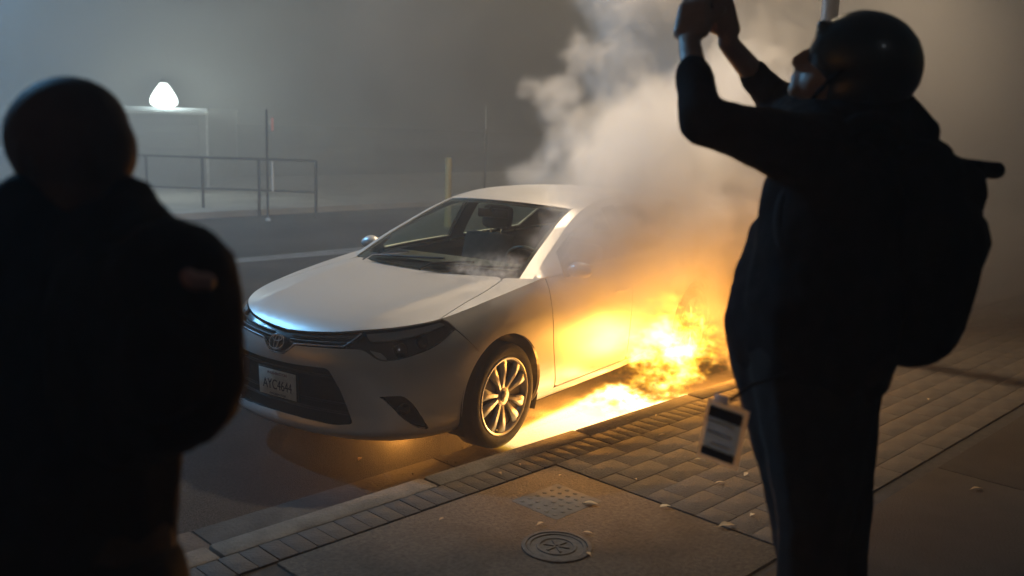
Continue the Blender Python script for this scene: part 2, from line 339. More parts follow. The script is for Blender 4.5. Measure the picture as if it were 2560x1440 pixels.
# ------------------------------------------------------------------ car body panels
def inpoly(P, poly):
    x, y = P[:,0], P[:,1]; c = np.zeros(len(P), bool); q = np.asarray(poly); n = len(q)
    for i in range(n):
        x1, y1 = q[i]; x2, y2 = q[i-1]
        if y1 == y2: continue
        c ^= ((y1 > y) != (y2 > y)) & (x < (x2-x1)*(y-y1)/(y2-y1)+x1)
    return c
def resample(poly, st):
    out = []; n = len(poly)
    for i in range(n):
        a = np.array(poly[i], float); b = np.array(poly[(i+1)%n], float); k = max(1, int(math.ceil(np.linalg.norm((b-a)/st))))
        for j in range(k): out.append(a+(b-a)*j/k)
    return np.array(out)
def smoothline(pts, n=6):
    p = np.array(pts, float); t = np.r_[0, np.cumsum(np.linalg.norm(np.diff(p, axis=0), axis=1))]
    u = np.linspace(0, t[-1], (len(p)-1)*n+1); return [tuple(q) for q in np.stack([catmull(t, p[:,k])(u) for k in range(p.shape[1])], 1)]
CEN = np.array([-1.35, 0, .55])
def panel_raw(loops, F, step=(.045,.04), off=0., lip=.012, out=None):
    st = np.array(step, float); loops = [resample(l, st) for l in loops]
    pts = []; edges = []
    for l in loops:
        b = len(pts); pts += [tuple(q/st) for q in l]; edges += [(b+i, b+(i+1)%len(l)) for i in range(len(l))]
    o = loops[0]/st; nb = len(pts)
    gx, gy = np.meshgrid(np.arange(o[:,0].min(), o[:,0].max(), 1.), np.arange(o[:,1].min(), o[:,1].max(), 1.)); gx = gx+.5*(np.arange(gx.shape[0])%2)[:,None]
    G = np.stack([gx.ravel(), gy.ravel()], 1); ok = inpoly(G, o)
    for l in loops[1:]: ok &= ~inpoly(G, l/st)
    B = np.array(pts); G = G[ok]
    if len(G): G = G[(((G[:,None]-B[None])**2).sum(2).min(1)) > .3]
    vs, es, fs, *_ = geometry.delaunay_2d_cdt([Vector(q) for q in pts]+[Vector(q) for q in G], edges, [], 0, 1e-6)
    P = np.array([tuple(v) for v in vs]); fs = [f for f in fs if len(f) == 3]; C = P[np.array(fs)].mean(1)
    keep = inpoly(C, o)
    for l in loops[1:]: keep &= ~inpoly(C, l/st)
    fs = [f for f, k in zip(fs, keep) if k]
    A = P[:,0]*st[0]; Bv = P[:,1]*st[1]; e = 2e-3
    X = F(A, Bv); da = F(A+e, Bv)-F(A-e, Bv); db = F(A, Bv+e)-F(A, Bv-e); N = np.cross(da, db); ln = np.linalg.norm(N, axis=1); N /= np.maximum(ln, 1e-12)[:,None]
    ref = (X-CEN) if out is None else np.broadcast_to(np.array(out, float), X.shape)
    sg = np.sign((N*ref).sum(1)); sg[sg == 0] = 1; N *= sg[:,None]
    X = X+N*off; V = [tuple(q) for q in X]; NN = [tuple(q) for q in N]; FF = []
    for f in fs:
        a, b, c = (X[i] for i in f); FF.append(tuple(f) if np.dot(np.cross(b-a, c-a), N[f[0]]+N[f[1]]+N[f[2]]) > 0 else tuple(f[::-1]))
    if lip:
        cnt = {}
        for f in FF:
            for i in range(3):
                k = (f[i], f[(i+1)%3]); kk = tuple(sorted(k)); cnt.setdefault(kk, []).append(k)
        for kk, l in cnt.items():
            if len(l) != 1: continue
            i, j = l[0]; p, q = X[i], X[j]; p2, q2 = p-N[i]*lip, q-N[j]*lip; nn = np.cross(q-p, N[i]); nn = nn/max(np.linalg.norm(nn), 1e-9)
            b = len(V); V += [tuple(p), tuple(p2), tuple(q2), tuple(q)]; NN += [tuple(nn)]*4; FF.append((b, b+1, b+2, b+3))
    return V, NN, FF
def joinraw(rs):
    V, N, F = [], [], []
    for v, n, f in rs:
        b = len(V); V += v; N += n; F += [tuple(i+b for i in q) for q in f]
    return V, N, F
def mirror(r): return [(x,-y,z) for x,y,z in r[0]], [(x,-y,z) for x,y,z in r[1]], [f[::-1] for f in r[2]]
def pobj(name, r, m, parent): return mesh(name, r[0], r[2], m, parent, normals=r[1])
def panel(name, loops, F, m, parent, both=False, **k):
    r = panel_raw(loops, F, **k); o = pobj(name, r, m, parent)
    return (o, pobj(name, mirror(r), m, parent)) if both else o
def spos(s, z, off=0.):
    s = float(s); z = float(z); e = 3e-3; X = W(s, z); n = np.cross(W(s+e, z)-W(s-e, z), W(s, z+e)-W(s, z-e)); n = n/np.linalg.norm(n)
    if np.dot(n, X-CEN) < 0: n = -n
    return Vector(X+n*off), Vector(n)
sx = lambda x: float(np.interp(-x, -_X, _SG))
WX, WZ, WR, AR = -.04, .325, .325, .385; RX = -2.74
def arc(xc, t0, t1, r=AR, n=18): return [(sx(xc+r*math.cos(t)), max(ZB+.003, WZ+r*math.sin(t))) for t in np.linspace(R(t0), R(t1), n)]
def sym(h): return h+[(-a, b) for a, b in h[::-1] if a > 1e-6]
car = empty('parked_car', (-1.35,0,0)); tag(car, 'silver sedan at the kerb, smoke pouring over it and flames under its side', 'car')
body = empty('car_frame_origin'); bpy.data.objects.remove(body)
CINV = Matrix.Translation((1.35,0,0))
class _Car: pass
zt = lambda s: float(z_top(s))-.002
top = lambda s0, s1, n=14, d=0.: [(s, zt(s)-d) for s in np.linspace(s0, s1, n)]
HLB = smoothline([(1.152,.797),(1.038,.738),(.886,.695),(.762,.669),(.690,.662)])[1:]+smoothline([(.690,.662),(.655,.667),(.632,.678),(.575,.709),(.55,.716)])[1:]+[(.527,.718),(.446,.718)]
HL = top(.535, 1.085, 16, .004)+smoothline([(1.085,zt(1.085)-.004),(1.118,.833),(1.152,.797)])[1:]+HLB
GRB = [(0,.634),(.045,.636),(.062,.644),(.10,.672),(.125,.694),(.14,.699),(.44,.715)]
GR = [(.44,.717),(.533,.788)]+top(.53, 0, 12, .003); GRh = GRB+GR[:]
gr_loop = sym_loop = GRB+GR+[(-a,b) for a,b in (GRB+GR)[::-1] if a > 1e-6]
BTOP = [(a, b-.004) for a, b in GRB]+[(a, b-.005) for a, b in HLB[::-1][1:]]+[(1.155,.79)]
t_sh = 52
BUMP = BTOP+arc(WX, t_sh, -23)+[(s, ZB+.002) for s in np.linspace(sx(WX+AR*.92)-.03, 0, 16)]
BUMPL = BUMP+[(-a,b) for a,b in BUMP[::-1] if a > 1e-6]
INT = [(0,.592),(.14,.593),(.345,.600),(.37,.592),(.39,.566),(.457,.417),(.505,.302),(.49,.29),(.40,.277),(.29,.280),(.14,.285),(0,.286)]
INTL = INT+[(-a,b) for a,b in INT[::-1] if a > 1e-6]
FOG = smoothline([(.66,.462),(.73,.468),(.792,.463),(.83,.434),(.907,.329),(.952,.262)],4)+smoothline([(.94,.256),(.894,.269),(.785,.342),(.725,.408),(.68,.45)],4)
FOGR = [(-a,b) for a,b in FOG]
# ---- front bumper with grille, intake, plate
bump = panel('front_bumper', [BUMPL, INTL, FOG, FOGR], W, M_PAINT, car, step=(.03,.022), lip=.02)
def pocket(name, loop, depth, m, parent, both=True, step=(.05,.05)):
    st = np.array((.03,.022)); l = resample(loop, st); V = []; F = []
    for s, z in l:
        p, n = spos(s, z, -.001); q, _ = spos(s, z, -depth); V += [p, q]
    k = len(l)
    for i in range(k): F.append((2*i, 2*i+1, (2*i+3)%(2*k), (2*i+2)%(2*k)))
    fl = panel_raw([loop], W, step=step, off=-depth, lip=0)
    V2 = [tuple(v) for v in V]; b = len(V2); V2 += fl[0]; F += [tuple(i+b for i in f) for f in fl[2]]
    o = mesh(name, V2, F, m, parent)
    if both: mesh(name, [(x,-y,z) for x,y,z in V2], [f[::-1] for f in F], m, parent)
    return o
pocket('lower_intake', INTL, .06, M_MESHB, bump, False)
pocket('fog_lamp_recess', FOG, .035, M_MESHB, bump)
for z in (.335,.385,.535):
    smax = np.interp(z, [.29,.417,.566,.60], [.49,.445,.38,.345])
    bm = bmesh.new(); tube(bm, [spos(s, z, -.03)[0] for s in np.linspace(-smax, smax, 24)], .008, 6); bmesh.ops.recalc_face_normals(bm, faces=bm.faces[:]); bmobj('intake_bar', bm, M_BLACK, bump, True, 50)
for sg in (1,-1):
    c, n = spos(sg*.80, .385, -.028); lathe_o = lathe('fog_lamp', [(.036,0),(.036,.012),(.03,.016),(.0,.02)], M_GLOSSB, bump, 20, 'z'); lathe_o.matrix_basis = Matrix.Translation(c) @ n.to_track_quat('Z','Y').to_matrix().to_4x4()
grille = panel('grille', [gr_loop], W, M_GLOSSB, car, step=(.03,.02), off=-.016, lip=0)
for dz, m in ((.35, M_BLACK), (.68, M_GLOSSB)):
    for sg in (1,-1):
        pts = []
        for s in np.linspace(.075, .49, 14):
            lo = .70+(.715-.70)*s/.44; hi = zt(s); pts.append(spos(sg*s, lo+(hi-lo)*dz, -.006)[0])
        tubeobj('grille_bar', pts, .006, m, grille, 8)
ch = []
for s, z in smoothline(GRB[1:6], 4): ch.append(spos(s, z+.004, .003)[0])
chl = [Vector((p.x,-p.y,p.z)) for p in ch[::-1]]+[spos(0,.638,.003)[0]]+ch
tubeobj('chrome_trim', chl, .0045, M_CHROME, grille, 8)
for sg in (1,-1):
    tubeobj('chrome_trim', [spos(sg*s, .7035+(.717-.699)*(s-.14)/.3, .003)[0] for s in np.linspace(.14,.445,14)], .005, M_CHROME, grille, 8)
    tubeobj('headlight_trim', [spos(sg*(.446+(.535-.446)*t), .72+(.786-.72)*t, .003)[0] for t in np.linspace(0,1,6)], .0035, M_CHROME, grille, 8)
# emblem: three interlocking rings
em = empty('emblem', (0,0,0), 0, grille); c0, n0 = spos(0, .694, .010); em.matrix_basis = Matrix.Translation(c0) @ n0.to_track_quat('Z','Y').to_matrix().to_4x4()
lathe('emblem_back', [(.058,-.014),(.058,-.004),(.05,0),(0,.001)], M_GLOSSB, em, 28, 'z').scale = (1,.76,1)
for a, b, cy in ((.056,.042,0),(.036,.0165,.0215),(.0165,.038,-.001)):
    tubeobj('emblem_ring', [(a*math.cos(t), cy+b*math.sin(t), .004) for t in np.linspace(0, 2*math.pi, 33)], .0042, M_CHROME, em, 8)
# number plate
pl = empty('number_plate', (0,0,0), 0, bump); q0, nq = spos(0, .455, .012)
pl.matrix_basis = Matrix.Translation((.957,0,.455)) @ Matrix.Rotation(R(2),4,'Y') @ Matrix(((0,0,1,0),(1,0,0,0),(0,1,0,0),(0,0,0,1)))
M_PLATE = mat('plate_white', (.70,.70,.64), .5, noise=(14,.2)); M_PTXT = mat('plate_print', (.015,.02,.05), .6); M_PTXT2 = mat('plate_print_red', (.22,.05,.05), .6)
box('plate_holder', (0,0,-.012), (.33,.17,.02), M_BLACK, pl, .004)
box('plate_sheet', (0,0,0), (.305,.155,.003), M_PLATE, pl, .001)
text_mesh('plate_number', 'AYC4644', .082, M_PTXT, Matrix.Translation((0,-.012,.002)), pl, .0008, .74)
text_mesh('plate_state', 'WASHINGTON', .024, M_PTXT2, Matrix.Translation((0,.056,.002)), pl, .0008, 1)
text_mesh('plate_motto', 'EVERGREEN STATE', .016, M_PTXT, Matrix.Translation((0,-.066,.002)), pl, .0008, 1)
# ---- bonnet, fenders
SH = [(.425,.738),(.185,.712),(-.109,.683),(-.27,.65)]
rear = smoothline([(-.27,.65),(-.315,.62),(-.30,.52),(-.268,.40),(-.238,.2),(-.228,0)],5)
Eq = lambda s0, s1, n: [(float(np.interp(s, _SG, _QX)), float(np.interp(s, _SG, _QY))) for s in np.linspace(s0, s1, n)]
HOOD = [(x-.003, y) for x, y in Eq(0, 1.07, 26)]+smoothline(SH,5)+rear[1:]
hood = panel('hood', [HOOD+[(a,-b) for a,b in HOOD[::-1] if b > 1e-6]], H, M_PAINT, car, step=(.04,.04), lip=.014, out=(0,0,1))
SHo = [(a+.002,b+.006) for a,b in smoothline(SH,5)]
FT = SHo+smoothline([(-.276,.657),(-.33,.64),(-.385,.70),(-.43,.768)],5)+[(-.47,.80)]+Eq(sx(-.56)-.0, 1.085, 30)[0:]
f_top = panel_raw([FT], H, step=(.04,.03), lip=.012, out=(0,0,1))
DF = [(2.068,.62),(2.078,.55),(2.11,.42),(2.15,.262)]
FEN = [(1.160,.797)]+[(1.122,.838),(1.09,zt(1.09)-.002)]+top(1.10, 2.04, 24, 0)+[(2.048,.9),(2.055,.75)]+DF+[(2.16,ZB+.003)]+arc(WX, 203, t_sh, n=26)
f_side = panel_raw([FEN], W, step=(.04,.03), lip=.018)
fr = joinraw([f_top, f_side]); pobj('front_fender', fr, M_PAINT, car); pobj('front_fender', mirror(fr), M_PAINT, car)
CW = rear[::-1]+smoothline([(-.33,.64),(-.385,.70),(-.43,.768)],4)+[(-.56,.77),(-.56,0)]
CWL = CW+[(a,-b) for a,b in CW[::-1] if b > 1e-6]
cowl = panel('cowl', [CWL], lambda a, b: H(a, b)-np.array([0,0,.018]), M_BLACK, car, step=(.05,.05), lip=0, out=(0,0,1))
# ---- headlights
M_REFL = mat('lamp_reflector', (.75,.74,.72), .35, .5); M_LAMPD = mat('lamp_bucket', (.10,.095,.09), .35)
hlr = panel_raw([HL], W, step=(.03,.02), lip=0)
HS = top(.56, 1.08, 12, .010)+[(1.10,.828),(1.0,.806),(.86,.783),(.72,.766),(.60,.76)]
bk = pocket.__wrapped__ if hasattr(pocket,'__wrapped__') else None
for sg in (1,-1):
    hl = empty('headlight', (0,0,0), 0, car)
    V, N, F = hlr if sg == 1 else mirror(hlr)
    mesh('lens', V, F, M_LENS, hl, normals=N)
    o = pocket('bucket', HL, .05, M_LAMPD, hl, False)
    st_ = panel_raw([HS], W, step=(.03,.02), off=-.016, lip=.02); ob = pobj('upper_reflector', st_, M_REFL, hl)
    cr_ = panel_raw([smoothline([(.60,.712),(.655,.672),(.70,.668),(.665,.70)],3)], W, step=(.03,.02), off=-.012, lip=.02); oc = pobj('corner_reflector', cr_, M_REFL, hl)
    ls = []
    for s_, z_, r_ in ((.79,.722,.034),(.935,.755,.028)):
        c, n = spos(s_, z_, -.046); q = n.lerp(Vector((1,0,0)), .6).normalized()
        l = lathe('projector', [(r_*1.25,-.005),(r_*1.25,.012),(r_,.014),(r_*.8,.02),(r_*.45,.026),(0,.028)], M_GLOSSB, hl, 24, 'z'); l.matrix_basis = Matrix.Translation(c) @ q.to_track_quat('Z','Y').to_matrix().to_4x4(); ls.append(l)
    if sg == -1:
        for k in (o, ob, oc)+tuple(ls):
            k.data.transform(k.matrix_basis); k.matrix_basis = Matrix(); k.data.transform(Matrix.Diagonal((1,-1,1,1))); k.data.flip_normals()
# ---- doors, sills, rear
DR0, DR1 = 2.075, sx(-1.60)
DOOR1 = [(2.055,zt(2.055))]+top(2.06, DR1-.004, 16)[1:]+[(DR1-.004,.6),(DR1-.004,.285)]+smoothline([(DR1-.004,.285),(DR1-.012,.262),(DR1-.04,.255)],3)[1:]+smoothline([(2.19,.255),(2.165,.262),(2.157,.285)],3)+[(2.118,.42),(2.086,.55),(2.076,.62),(2.063,.75),(2.056,.9)]
DR2 = sx(-2.52)
DOOR2 = [(DR1+.004,zt(DR1))]+top(DR1+.004, DR2, 12)[1:]+[(DR2,.80),(sx(RX+.30),.60)]+arc(RX, 40, 6, AR+.02, 8)+[(sx(RX+AR+.03),.255),(DR1+.03,.255),(DR1+.004,.285)]
for nm, dl, hs in (('front_door', DOOR1, DR1-.16), ('rear_door', DOOR2, DR2-.14)):
    for d, sg in zip(panel(nm, [dl], W, M_PAINT, car, True, step=(.05,.035), lip=.016), (1,-1)):
        pts = [spos(hs+t, .80, .004+.028*math.sin(math.pi*(t+.09)/.18))[0] for t in np.linspace(-.09,.09,9)]
        tubeobj('door_handle', [Vector((p.x, sg*p.y, p.z)) for p in pts], .011, M_PAINT, d, 8)
SILL = [(sx(WX-AR*.93)+.02,ZB+.002)]+[(s,ZB+.002) for s in np.linspace(2.2, sx(RX+AR*.93), 12)]+[(s,.247) for s in np.linspace(sx(RX+AR), 2.17, 12)]
panel('sill', [SILL], W, M_PAINT, car, True, step=(.06,.02), lip=.02)
QP = [(DR2+.006,zt(DR2))]+top(DR2+.006, 5.05, 16)[1:]+[(5.05,ZB+.003)]+[(s,ZB+.003) for s in np.linspace(5.0, sx(RX-AR*.92)+.02, 8)]+arc(RX, 203, 40, AR, 24)+[(sx(RX+.29),.615),(DR2+.006,.80)]
panel('rear_quarter', [QP], W, M_PAINT, car, True, step=(.05,.035), lip=.012)
TL = [(4.82,.80),(5.045,.78),(5.045,.95),(4.80,.965),(4.70,.90)]
M_TAIL = mat('tail_lamp_red', (.25,.01,.01), .1, coat=1)
panel('tail_light', [TL], W, M_TAIL, car, True, step=(.04,.03), off=.006, lip=.01)
RB = [(5.056,zt(5.056))]+top(5.06, SMAX-1e-4, 8)[1:]+[(SMAX-1e-4,.62),(5.056,.62)]
RB2 = [(5.056,.615),(SMAX-1e-4,.615),(SMAX-1e-4,ZB+.003),(5.056,ZB+.003)]
panel('boot_lid_face', [RB], W, M_PAINT, car, True, step=(.05,.04)); panel('rear_bumper', [RB2], W, M_PAINT, car, True, step=(.05,.04))
def DECK(c, u):
    c = np.asarray(c, float); u = np.asarray(u, float); A = T(np.ones_like(c), c); s = SMAX-np.abs(c)**1.0*(SMAX-4.62); B = W(s, z_top(s)); B[...,1] *= np.sign(c)+(c == 0)
    return A+(B-A)*u[...,None]
panel('boot_lid', [[(-.999,.0),(.999,0),(.999,1),(-.999,1)]], DECK, M_PAINT, car, step=(.08,.25), lip=.01, out=(0,0,1))
# ---- glasshouse
ST = (.011,.07)
ws = panel('windshield', [[(.001,0)]+[(.001,c) for c in np.linspace(.08,.90,10)]+[(t,.905-.012*t) for t in np.linspace(.02,.265,10)]+[(.265,c) for c in np.linspace(.85,-.85,18)]+[(t,-.905+.012*t) for t in np.linspace(.265,.02,10)]+[(.001,c) for c in np.linspace(-.9,-.08,10)]], T, M_GLASS, car, step=ST, off=-.004, lip=0)
FR = [(.0,c) for c in np.linspace(-.93,.93,20)]+[(t,.93) for t in np.linspace(.02,.28,8)]+[(.28,c) for c in np.linspace(.9,-.9,16)]+[(t,-.93) for t in np.linspace(.28,.02,8)]
FRI = [(.022,c) for c in np.linspace(-.84,.84,20)]+[(t,.875) for t in np.linspace(.03,.24,8)]+[(.252,c) for c in np.linspace(.85,-.85,16)]+[(t,-.875) for t in np.linspace(.24,.03,8)]
panel('windshield_border', [FR, FRI], T, M_GLOSSB, ws, step=ST, off=-.008, lip=0)
ROOF = [(.27,c) for c in np.linspace(-.90,.90,24)]+[(t,.91) for t in np.linspace(.28,.80,24)]+[(.80,c) for c in np.linspace(.9,-.9,20)]+[(t,-.91) for t in np.linspace(.80,.28,24)]
panel('roof', [ROOF], T, M_PAINT, car, step=(.012,.06), lip=.008, out=(0,0,1))
RAIL = [(0,.912)]+[(t,.912) for t in np.linspace(.01,.97,50)]+[(t,1) for t in np.linspace(.97,.0,50)]
rail_t = panel_raw([RAIL], T, step=(.011,.05), lip=.006)
FW = [(.085,.10)]+[(t,.06) for t in np.linspace(.11,.365,10)]+[(.368,.84)]+[(t,.85) for t in np.linspace(.35,.13,10)]+[(.10,.80)]
RW = [(.42,.06)]+[(t,.06) for t in np.linspace(.44,.64,8)]+[(.675,.30),(.70,.50),(.715,.70),(.70,.80)]+[(t,.85) for t in np.linspace(.66,.43,8)]+[(.42,.84)]
QW = [(.70,.10),(.80,.12),(.79,.4),(.755,.66),(.745,.66),(.72,.40)]
SIDE = [(.002,.001)]+[(t,.001) for t in np.linspace(.02,.97,44)]+[(t,.999) for t in np.linspace(.97,.002,44)]
side_r = panel_raw([SIDE, FW, RW], S, step=(.014,.09), lip=.01)
rr = joinraw([rail_t, side_r]); pobj('roof_pillar_frame', rr, M_PAINT, car); pobj('roof_pillar_frame', mirror(rr), M_PAINT, car)
for nm, lp in (('side_window', FW), ('side_window', RW)): panel(nm, [lp], S, M_GLASS, car, True, step=(.02,.12), off=-.008, lip=0)
BP = [(.362,.02),(.424,.02),(.424,.88),(.362,.88)]
panel('door_pillar_trim', [BP], S, M_GLOSSB, car, True, step=(.02,.1), off=.002, lip=0)
RGL = [(.80,c) for c in np.linspace(-.86,.86,14)]+[(.985,c) for c in np.linspace(.86,-.86,14)]
panel('rear_window', [RGL], T, M_GLASS, car, step=(.02,.08), off=-.004, lip=0)
RSUR = [(.795,c) for c in np.linspace(-.915,.915,14)]+[(.998,c) for c in np.linspace(.915,-.915,14)]
panel('rear_window_surround', [RSUR, [(.81,-.83),(.81,.83),(.975,.83),(.975,-.83)]], T, M_GLOSSB, car, step=(.02,.08), off=-.007, lip=0)
# headliner and inner trims (the dark inside faces)
panel('headliner', [[(.27,-.9),(.27,.9),(.80,.9),(.80,-.9)]], T, M_DARK, car, step=(.03,.12), off=-.022, lip=0, out=(0,0,1))
rin = panel_raw([RAIL], T, step=(.02,.06), lip=0, off=-.02); sin_ = panel_raw([SIDE, FW, RW], S, step=(.02,.12), lip=0, off=-.022)
ri = joinraw([rin, sin_]); pobj('pillar_lining', ri, M_DARK, car); pobj('pillar_lining', mirror(ri), M_DARK, car)
# inner shell, wheel wells, floor
sv = np.linspace(0, SMAX, 180); V = []; F = []
zs = np.linspace(0, 1, 12)
for s in sv:
    for u in zs:
        z = ZB+.01+(zt(s)-ZB-.02)*u; p, n = spos(min(max(s,.004),SMAX-.004), z, -.030); V.append((p.x, max(p.y,0) if .01 < s < SMAX-.01 else 0., p.z))
for i in range(len(sv)-1):
    for j in range(len(zs)-1):
        q = [i*12+j, (i+1)*12+j, (i+1)*12+j+1, i*12+j+1]; c = np.mean([V[k] for k in q], 0)
        if min(math.hypot(c[0]-WX, c[2]-WZ), math.hypot(c[0]-RX, c[2]-WZ)) < AR+.03: continue
        if c[0] > .25: continue
        F.append(q)
mesh('inner_shell', V+[(x,-y,z) for x,y,z in V], F+[[k+len(V) for k in f[::-1]] for f in F], M_DARK, car)
fl = [(float(x), float(y)) for x, y in zip(_X-_NX*.10, _Y-_NY*.10)][::8]; n = len(fl)
FV = [(x, y, ZB+.012) for x, y in fl]+[(x, -y, ZB+.012) for x, y in fl]
bm = bmesh.new()
for xa, xb, hw in ((.72,.38,.50),(.38,-.46,.50),(-.46,-2.32,.80),(-2.32,-3.16,.50),(-3.16,-3.52,.60)): bx(bm, ((xa+xb)/2,0,.19), (xa-xb-.002,2*hw,.03))
bx(bm, (.45,0,.45), (.5,1.0,.45)); bx(bm, (-.38,0,.62), (.05,1.45,.62))
bmobj('underbody', bm, M_UNDER, car)
for xc in (WX, RX):
    for sg in (1,-1):
        bm = bmesh.new(); n = 22; A = []
        for k in range(n+1):
            t = R(-25+230*k/n); r = AR+.012
            A.append([bm.verts.new((xc+r*math.cos(t), sg*y, WZ+r*math.sin(t))) for y in (.855 if sg > 0 else .855, .50)])
        for a, b in zip(A, A[1:]): bm.faces.new((a[0], b[0], b[1], a[1]))
        bmobj('wheel_well', bm, M_UNDER, car)
# ---- wheels
def wheel_parts(root):
    tw = .205
    lathe('tyre', [(.236,-tw+.015),(.262,-tw),(.295,-tw-.002),(.316,-tw+.012),(.325,-tw+.035),(.325,-.04),(.317,-.014),(.298,.000),(.268,.003),(.246,-.004),(.236,-.012)], M_RUBBER, root, 56, closed=True)
    rim = lathe('rim', [(.240,-.008),(.242,-.002),(.236,.000),(.226,-.004),(.219,-.02),(.210,-.03),(.210,-.034),(.224,-.034)], M_ALLOY, root, 56, closed=True)
    lathe('rim_barrel', [(.209,-.03),(.200,-.15),(.15,-.16),(.12,-.12),(0,-.12)], mat('rim_barrel', (.03,.028,.026), .6, .4), root, 40)  # dark colour puts the recess shade between the spokes into the barrel
    lathe('brake_disc', [(.15,-.095),(.15,-.085),(.06,-.085),(.06,-.07),(0,-.07)], mat('brake_iron', (.10,.09,.085), .5, .8), root, 36)
    bm = bmesh.new(); prof = [(.045,.017,-.022),(.08,.014,-.014),(.13,.021,-.008),(.18,.032,-.007),(.210,.040,-.010),(.224,.042,-.014)]; rows = []
    for r, hw, y in prof: rows.append([bm.verts.new(q) for q in ((-hw, y-.006, r), (-hw*.55, y+.006, r), (hw*.55, y+.006, r), (hw, y-.006, r), (hw*.8, y-.03, r), (-hw*.8, y-.03, r))])
    for a, b in zip(rows, rows[1:]):
        for k in range(6): bm.faces.new((a[k], a[(k+1)%6], b[(k+1)%6], b[k]))
    bmesh.ops.recalc_face_normals(bm, faces=bm.faces[:]); sp = bmobj('spoke', bm, M_ALLOY, root, True, 40); spd = sp.data
    for k in range(10):
        o = sp if k == 0 else link(bpy.data.objects.new('spoke', spd), root)
        o.rotation_euler.y = k//2*2*math.pi/5+(.26 if k%2 else -.26)+.33
    lathe('hub_cap', [(.066,-.035),(.064,-.018),(.05,-.012),(.034,-.012),(.032,-.004),(.024,-.001),(0,-.000)], M_ALLOY, root, 28)
w0 = empty('wheel', (WX,.878,WZ), 0, car); wheel_parts(w0)
for (x, y, rz) in ((WX,-.878,math.pi),(RX,.872,0),(RX,-.872,math.pi)):
    o = empty('wheel', (x,y,WZ), rz, car)
    for c in list(w0.children): k = c.copy(); COL.objects.link(k); k.parent = o
# ---- mirrors, wipers, interior
for sg in (1,-1):
    mr = empty('door_mirror', (0,0,0), 0, car)
    bm = bmesh.new(); r = bmesh.ops.create_uvsphere(bm, u_segments=20, v_segments=12, radius=1)
    for v in bm.verts:
        x, y, z = v.co; v.co = Vector((-.78+(.065*x if x > 0 else .03*x), sg*(.925+.088*y*(1-.12*z)), 1.02+.055*z*(1-.1*y)))
    if sg < 0: bmesh.ops.reverse_faces(bm, faces=bm.faces[:])
    bmobj('mirror_shell', bm, M_PAINT, mr, True)
    bm = bmesh.new(); r = bmesh.ops.create_circle(bm, cap_ends=True, segments=24, radius=1)
    for v in bm.verts: x, y, z = v.co; v.co = Vector((-.812, sg*(.925+.076*x), 1.02+.045*y))
    bmobj('mirror_glass', bm, mat('mirror', (.8,.8,.8), .02, 1), mr)
    tubeobj('mirror_stalk', [(-.76,sg*.80,.985),(-.76,sg*.84,.99),(-.76,sg*.88,1.0)], [.03,.026,.022], M_BLACK, mr)
def tp_(t, c, o): 
    a = T(np.array([t]), np.array([c]))[0]; return Vector(a)+Vector((.5,0,.86)).normalized()*o
for c0, c1, t1 in ((-.62,.06,.030),(.12,.72,.026)):
    wp = empty('wiper', (0,0,0), 0, car)
    tubeobj('wiper_arm', [tp_(-.0,c0,.01)+Vector((.05,0,-.01)), tp_(.006,c0+.06,.03), tp_(.018,(c0+c1)/2,.034), tp_(t1,(c0+c1)/2+.1,.022)], .007, M_CHROME if c0 < 0 else M_BLACK, wp, 8)  # bright metal on one arm stands in for its highlight
    tubeobj('wiper_blade', [tp_(.012+(t1-.012)*k,c0+.04+(c1+.12-c0)*k,.010) for k in np.linspace(0,1,8)], .008, M_BLACK, wp, 6)
# dashboard, wheel, seats
bm = bmesh.new(); n = 14; prof = [(-.46,.93),(-.62,.985),(-.80,1.0),(-.90,.965),(-.93,.88),(-.90,.70),(-.86,.45)]; rows = []
for x, z in prof: rows.append([bm.verts.new((x-.06*(y/.7)**2, y, z-.015*(y/.7)**2)) for y in np.linspace(-.74,.74,n)])
for a, b in zip(rows, rows[1:]):
    for k in range(n-1): bm.faces.new((a[k], a[k+1], b[k+1], b[k]))
bmobj('dashboard', bm, M_DARK, car, True, 60)
sw = empty('steering_wheel', (-1.02,.36,.93), 0, car); sw.rotation_euler = (0,R(-65),0)
tubeobj('wheel_rim', [(.185*math.cos(t),.185*math.sin(t),0) for t in np.linspace(0,2*math.pi,29)], .014, M_BLACK, sw, 8)
bm = bmesh.new(); bx(bm, (0,0,-.02), (.12,.15,.05), None, .02); bx(bm, (0,0,-.01), (.03,.36,.015), None, .004); bx(bm, (-.09,0,-.01), (.18,.03,.015), None, .004); bmobj('wheel_hub', bm, M_BLACK, sw, True, 40)
M_SEAT = mat('seat_fabric', (.045,.042,.038), .95, noise=(20,.3))
def seat(x, y, nm):
    s = empty(nm, (x,y,.25), 0, car)
    box('seat_cushion', (.22,0,.18), (.52,.50,.16), M_SEAT, s, .05)
    box('seat_back', (0,0,0), (.14,.50,.62), M_SEAT, s, .05, Matrix.Translation((-.10,0,.53)) @ Matrix.Rotation(R(-14),4,'Y'))
    box('headrest', (0,0,0), (.10,.27,.19), M_SEAT, s, .045, Matrix.Translation((-.22,0,.955)) @ Matrix.Rotation(R(-8),4,'Y'))
    for k in (-.05,.05): tubeobj('headrest_post', [(-.19,k,.80),(-.215,k,.92)], .007, M_CHROME, s, 6)
seat(-1.42,.37,'front_seat'); seat(-1.42,-.37,'front_seat')
rs = empty('rear_bench', (-2.55,0,.25), 0, car); box('seat_cushion', (.25,0,.2), (.5,1.3,.18), M_SEAT, rs, .05)
box('seat_back', (0,0,0), (.16,1.30,.66), M_SEAT, rs, .05, Matrix.Translation((-.08,0,.48)) @ Matrix.Rotation(R(-20),4,'Y'))
for y in (-.38,.38): box('headrest', (0,0,0), (.10,.25,.15), M_SEAT, rs, .04, Matrix.Translation((-.22,y,.84)))
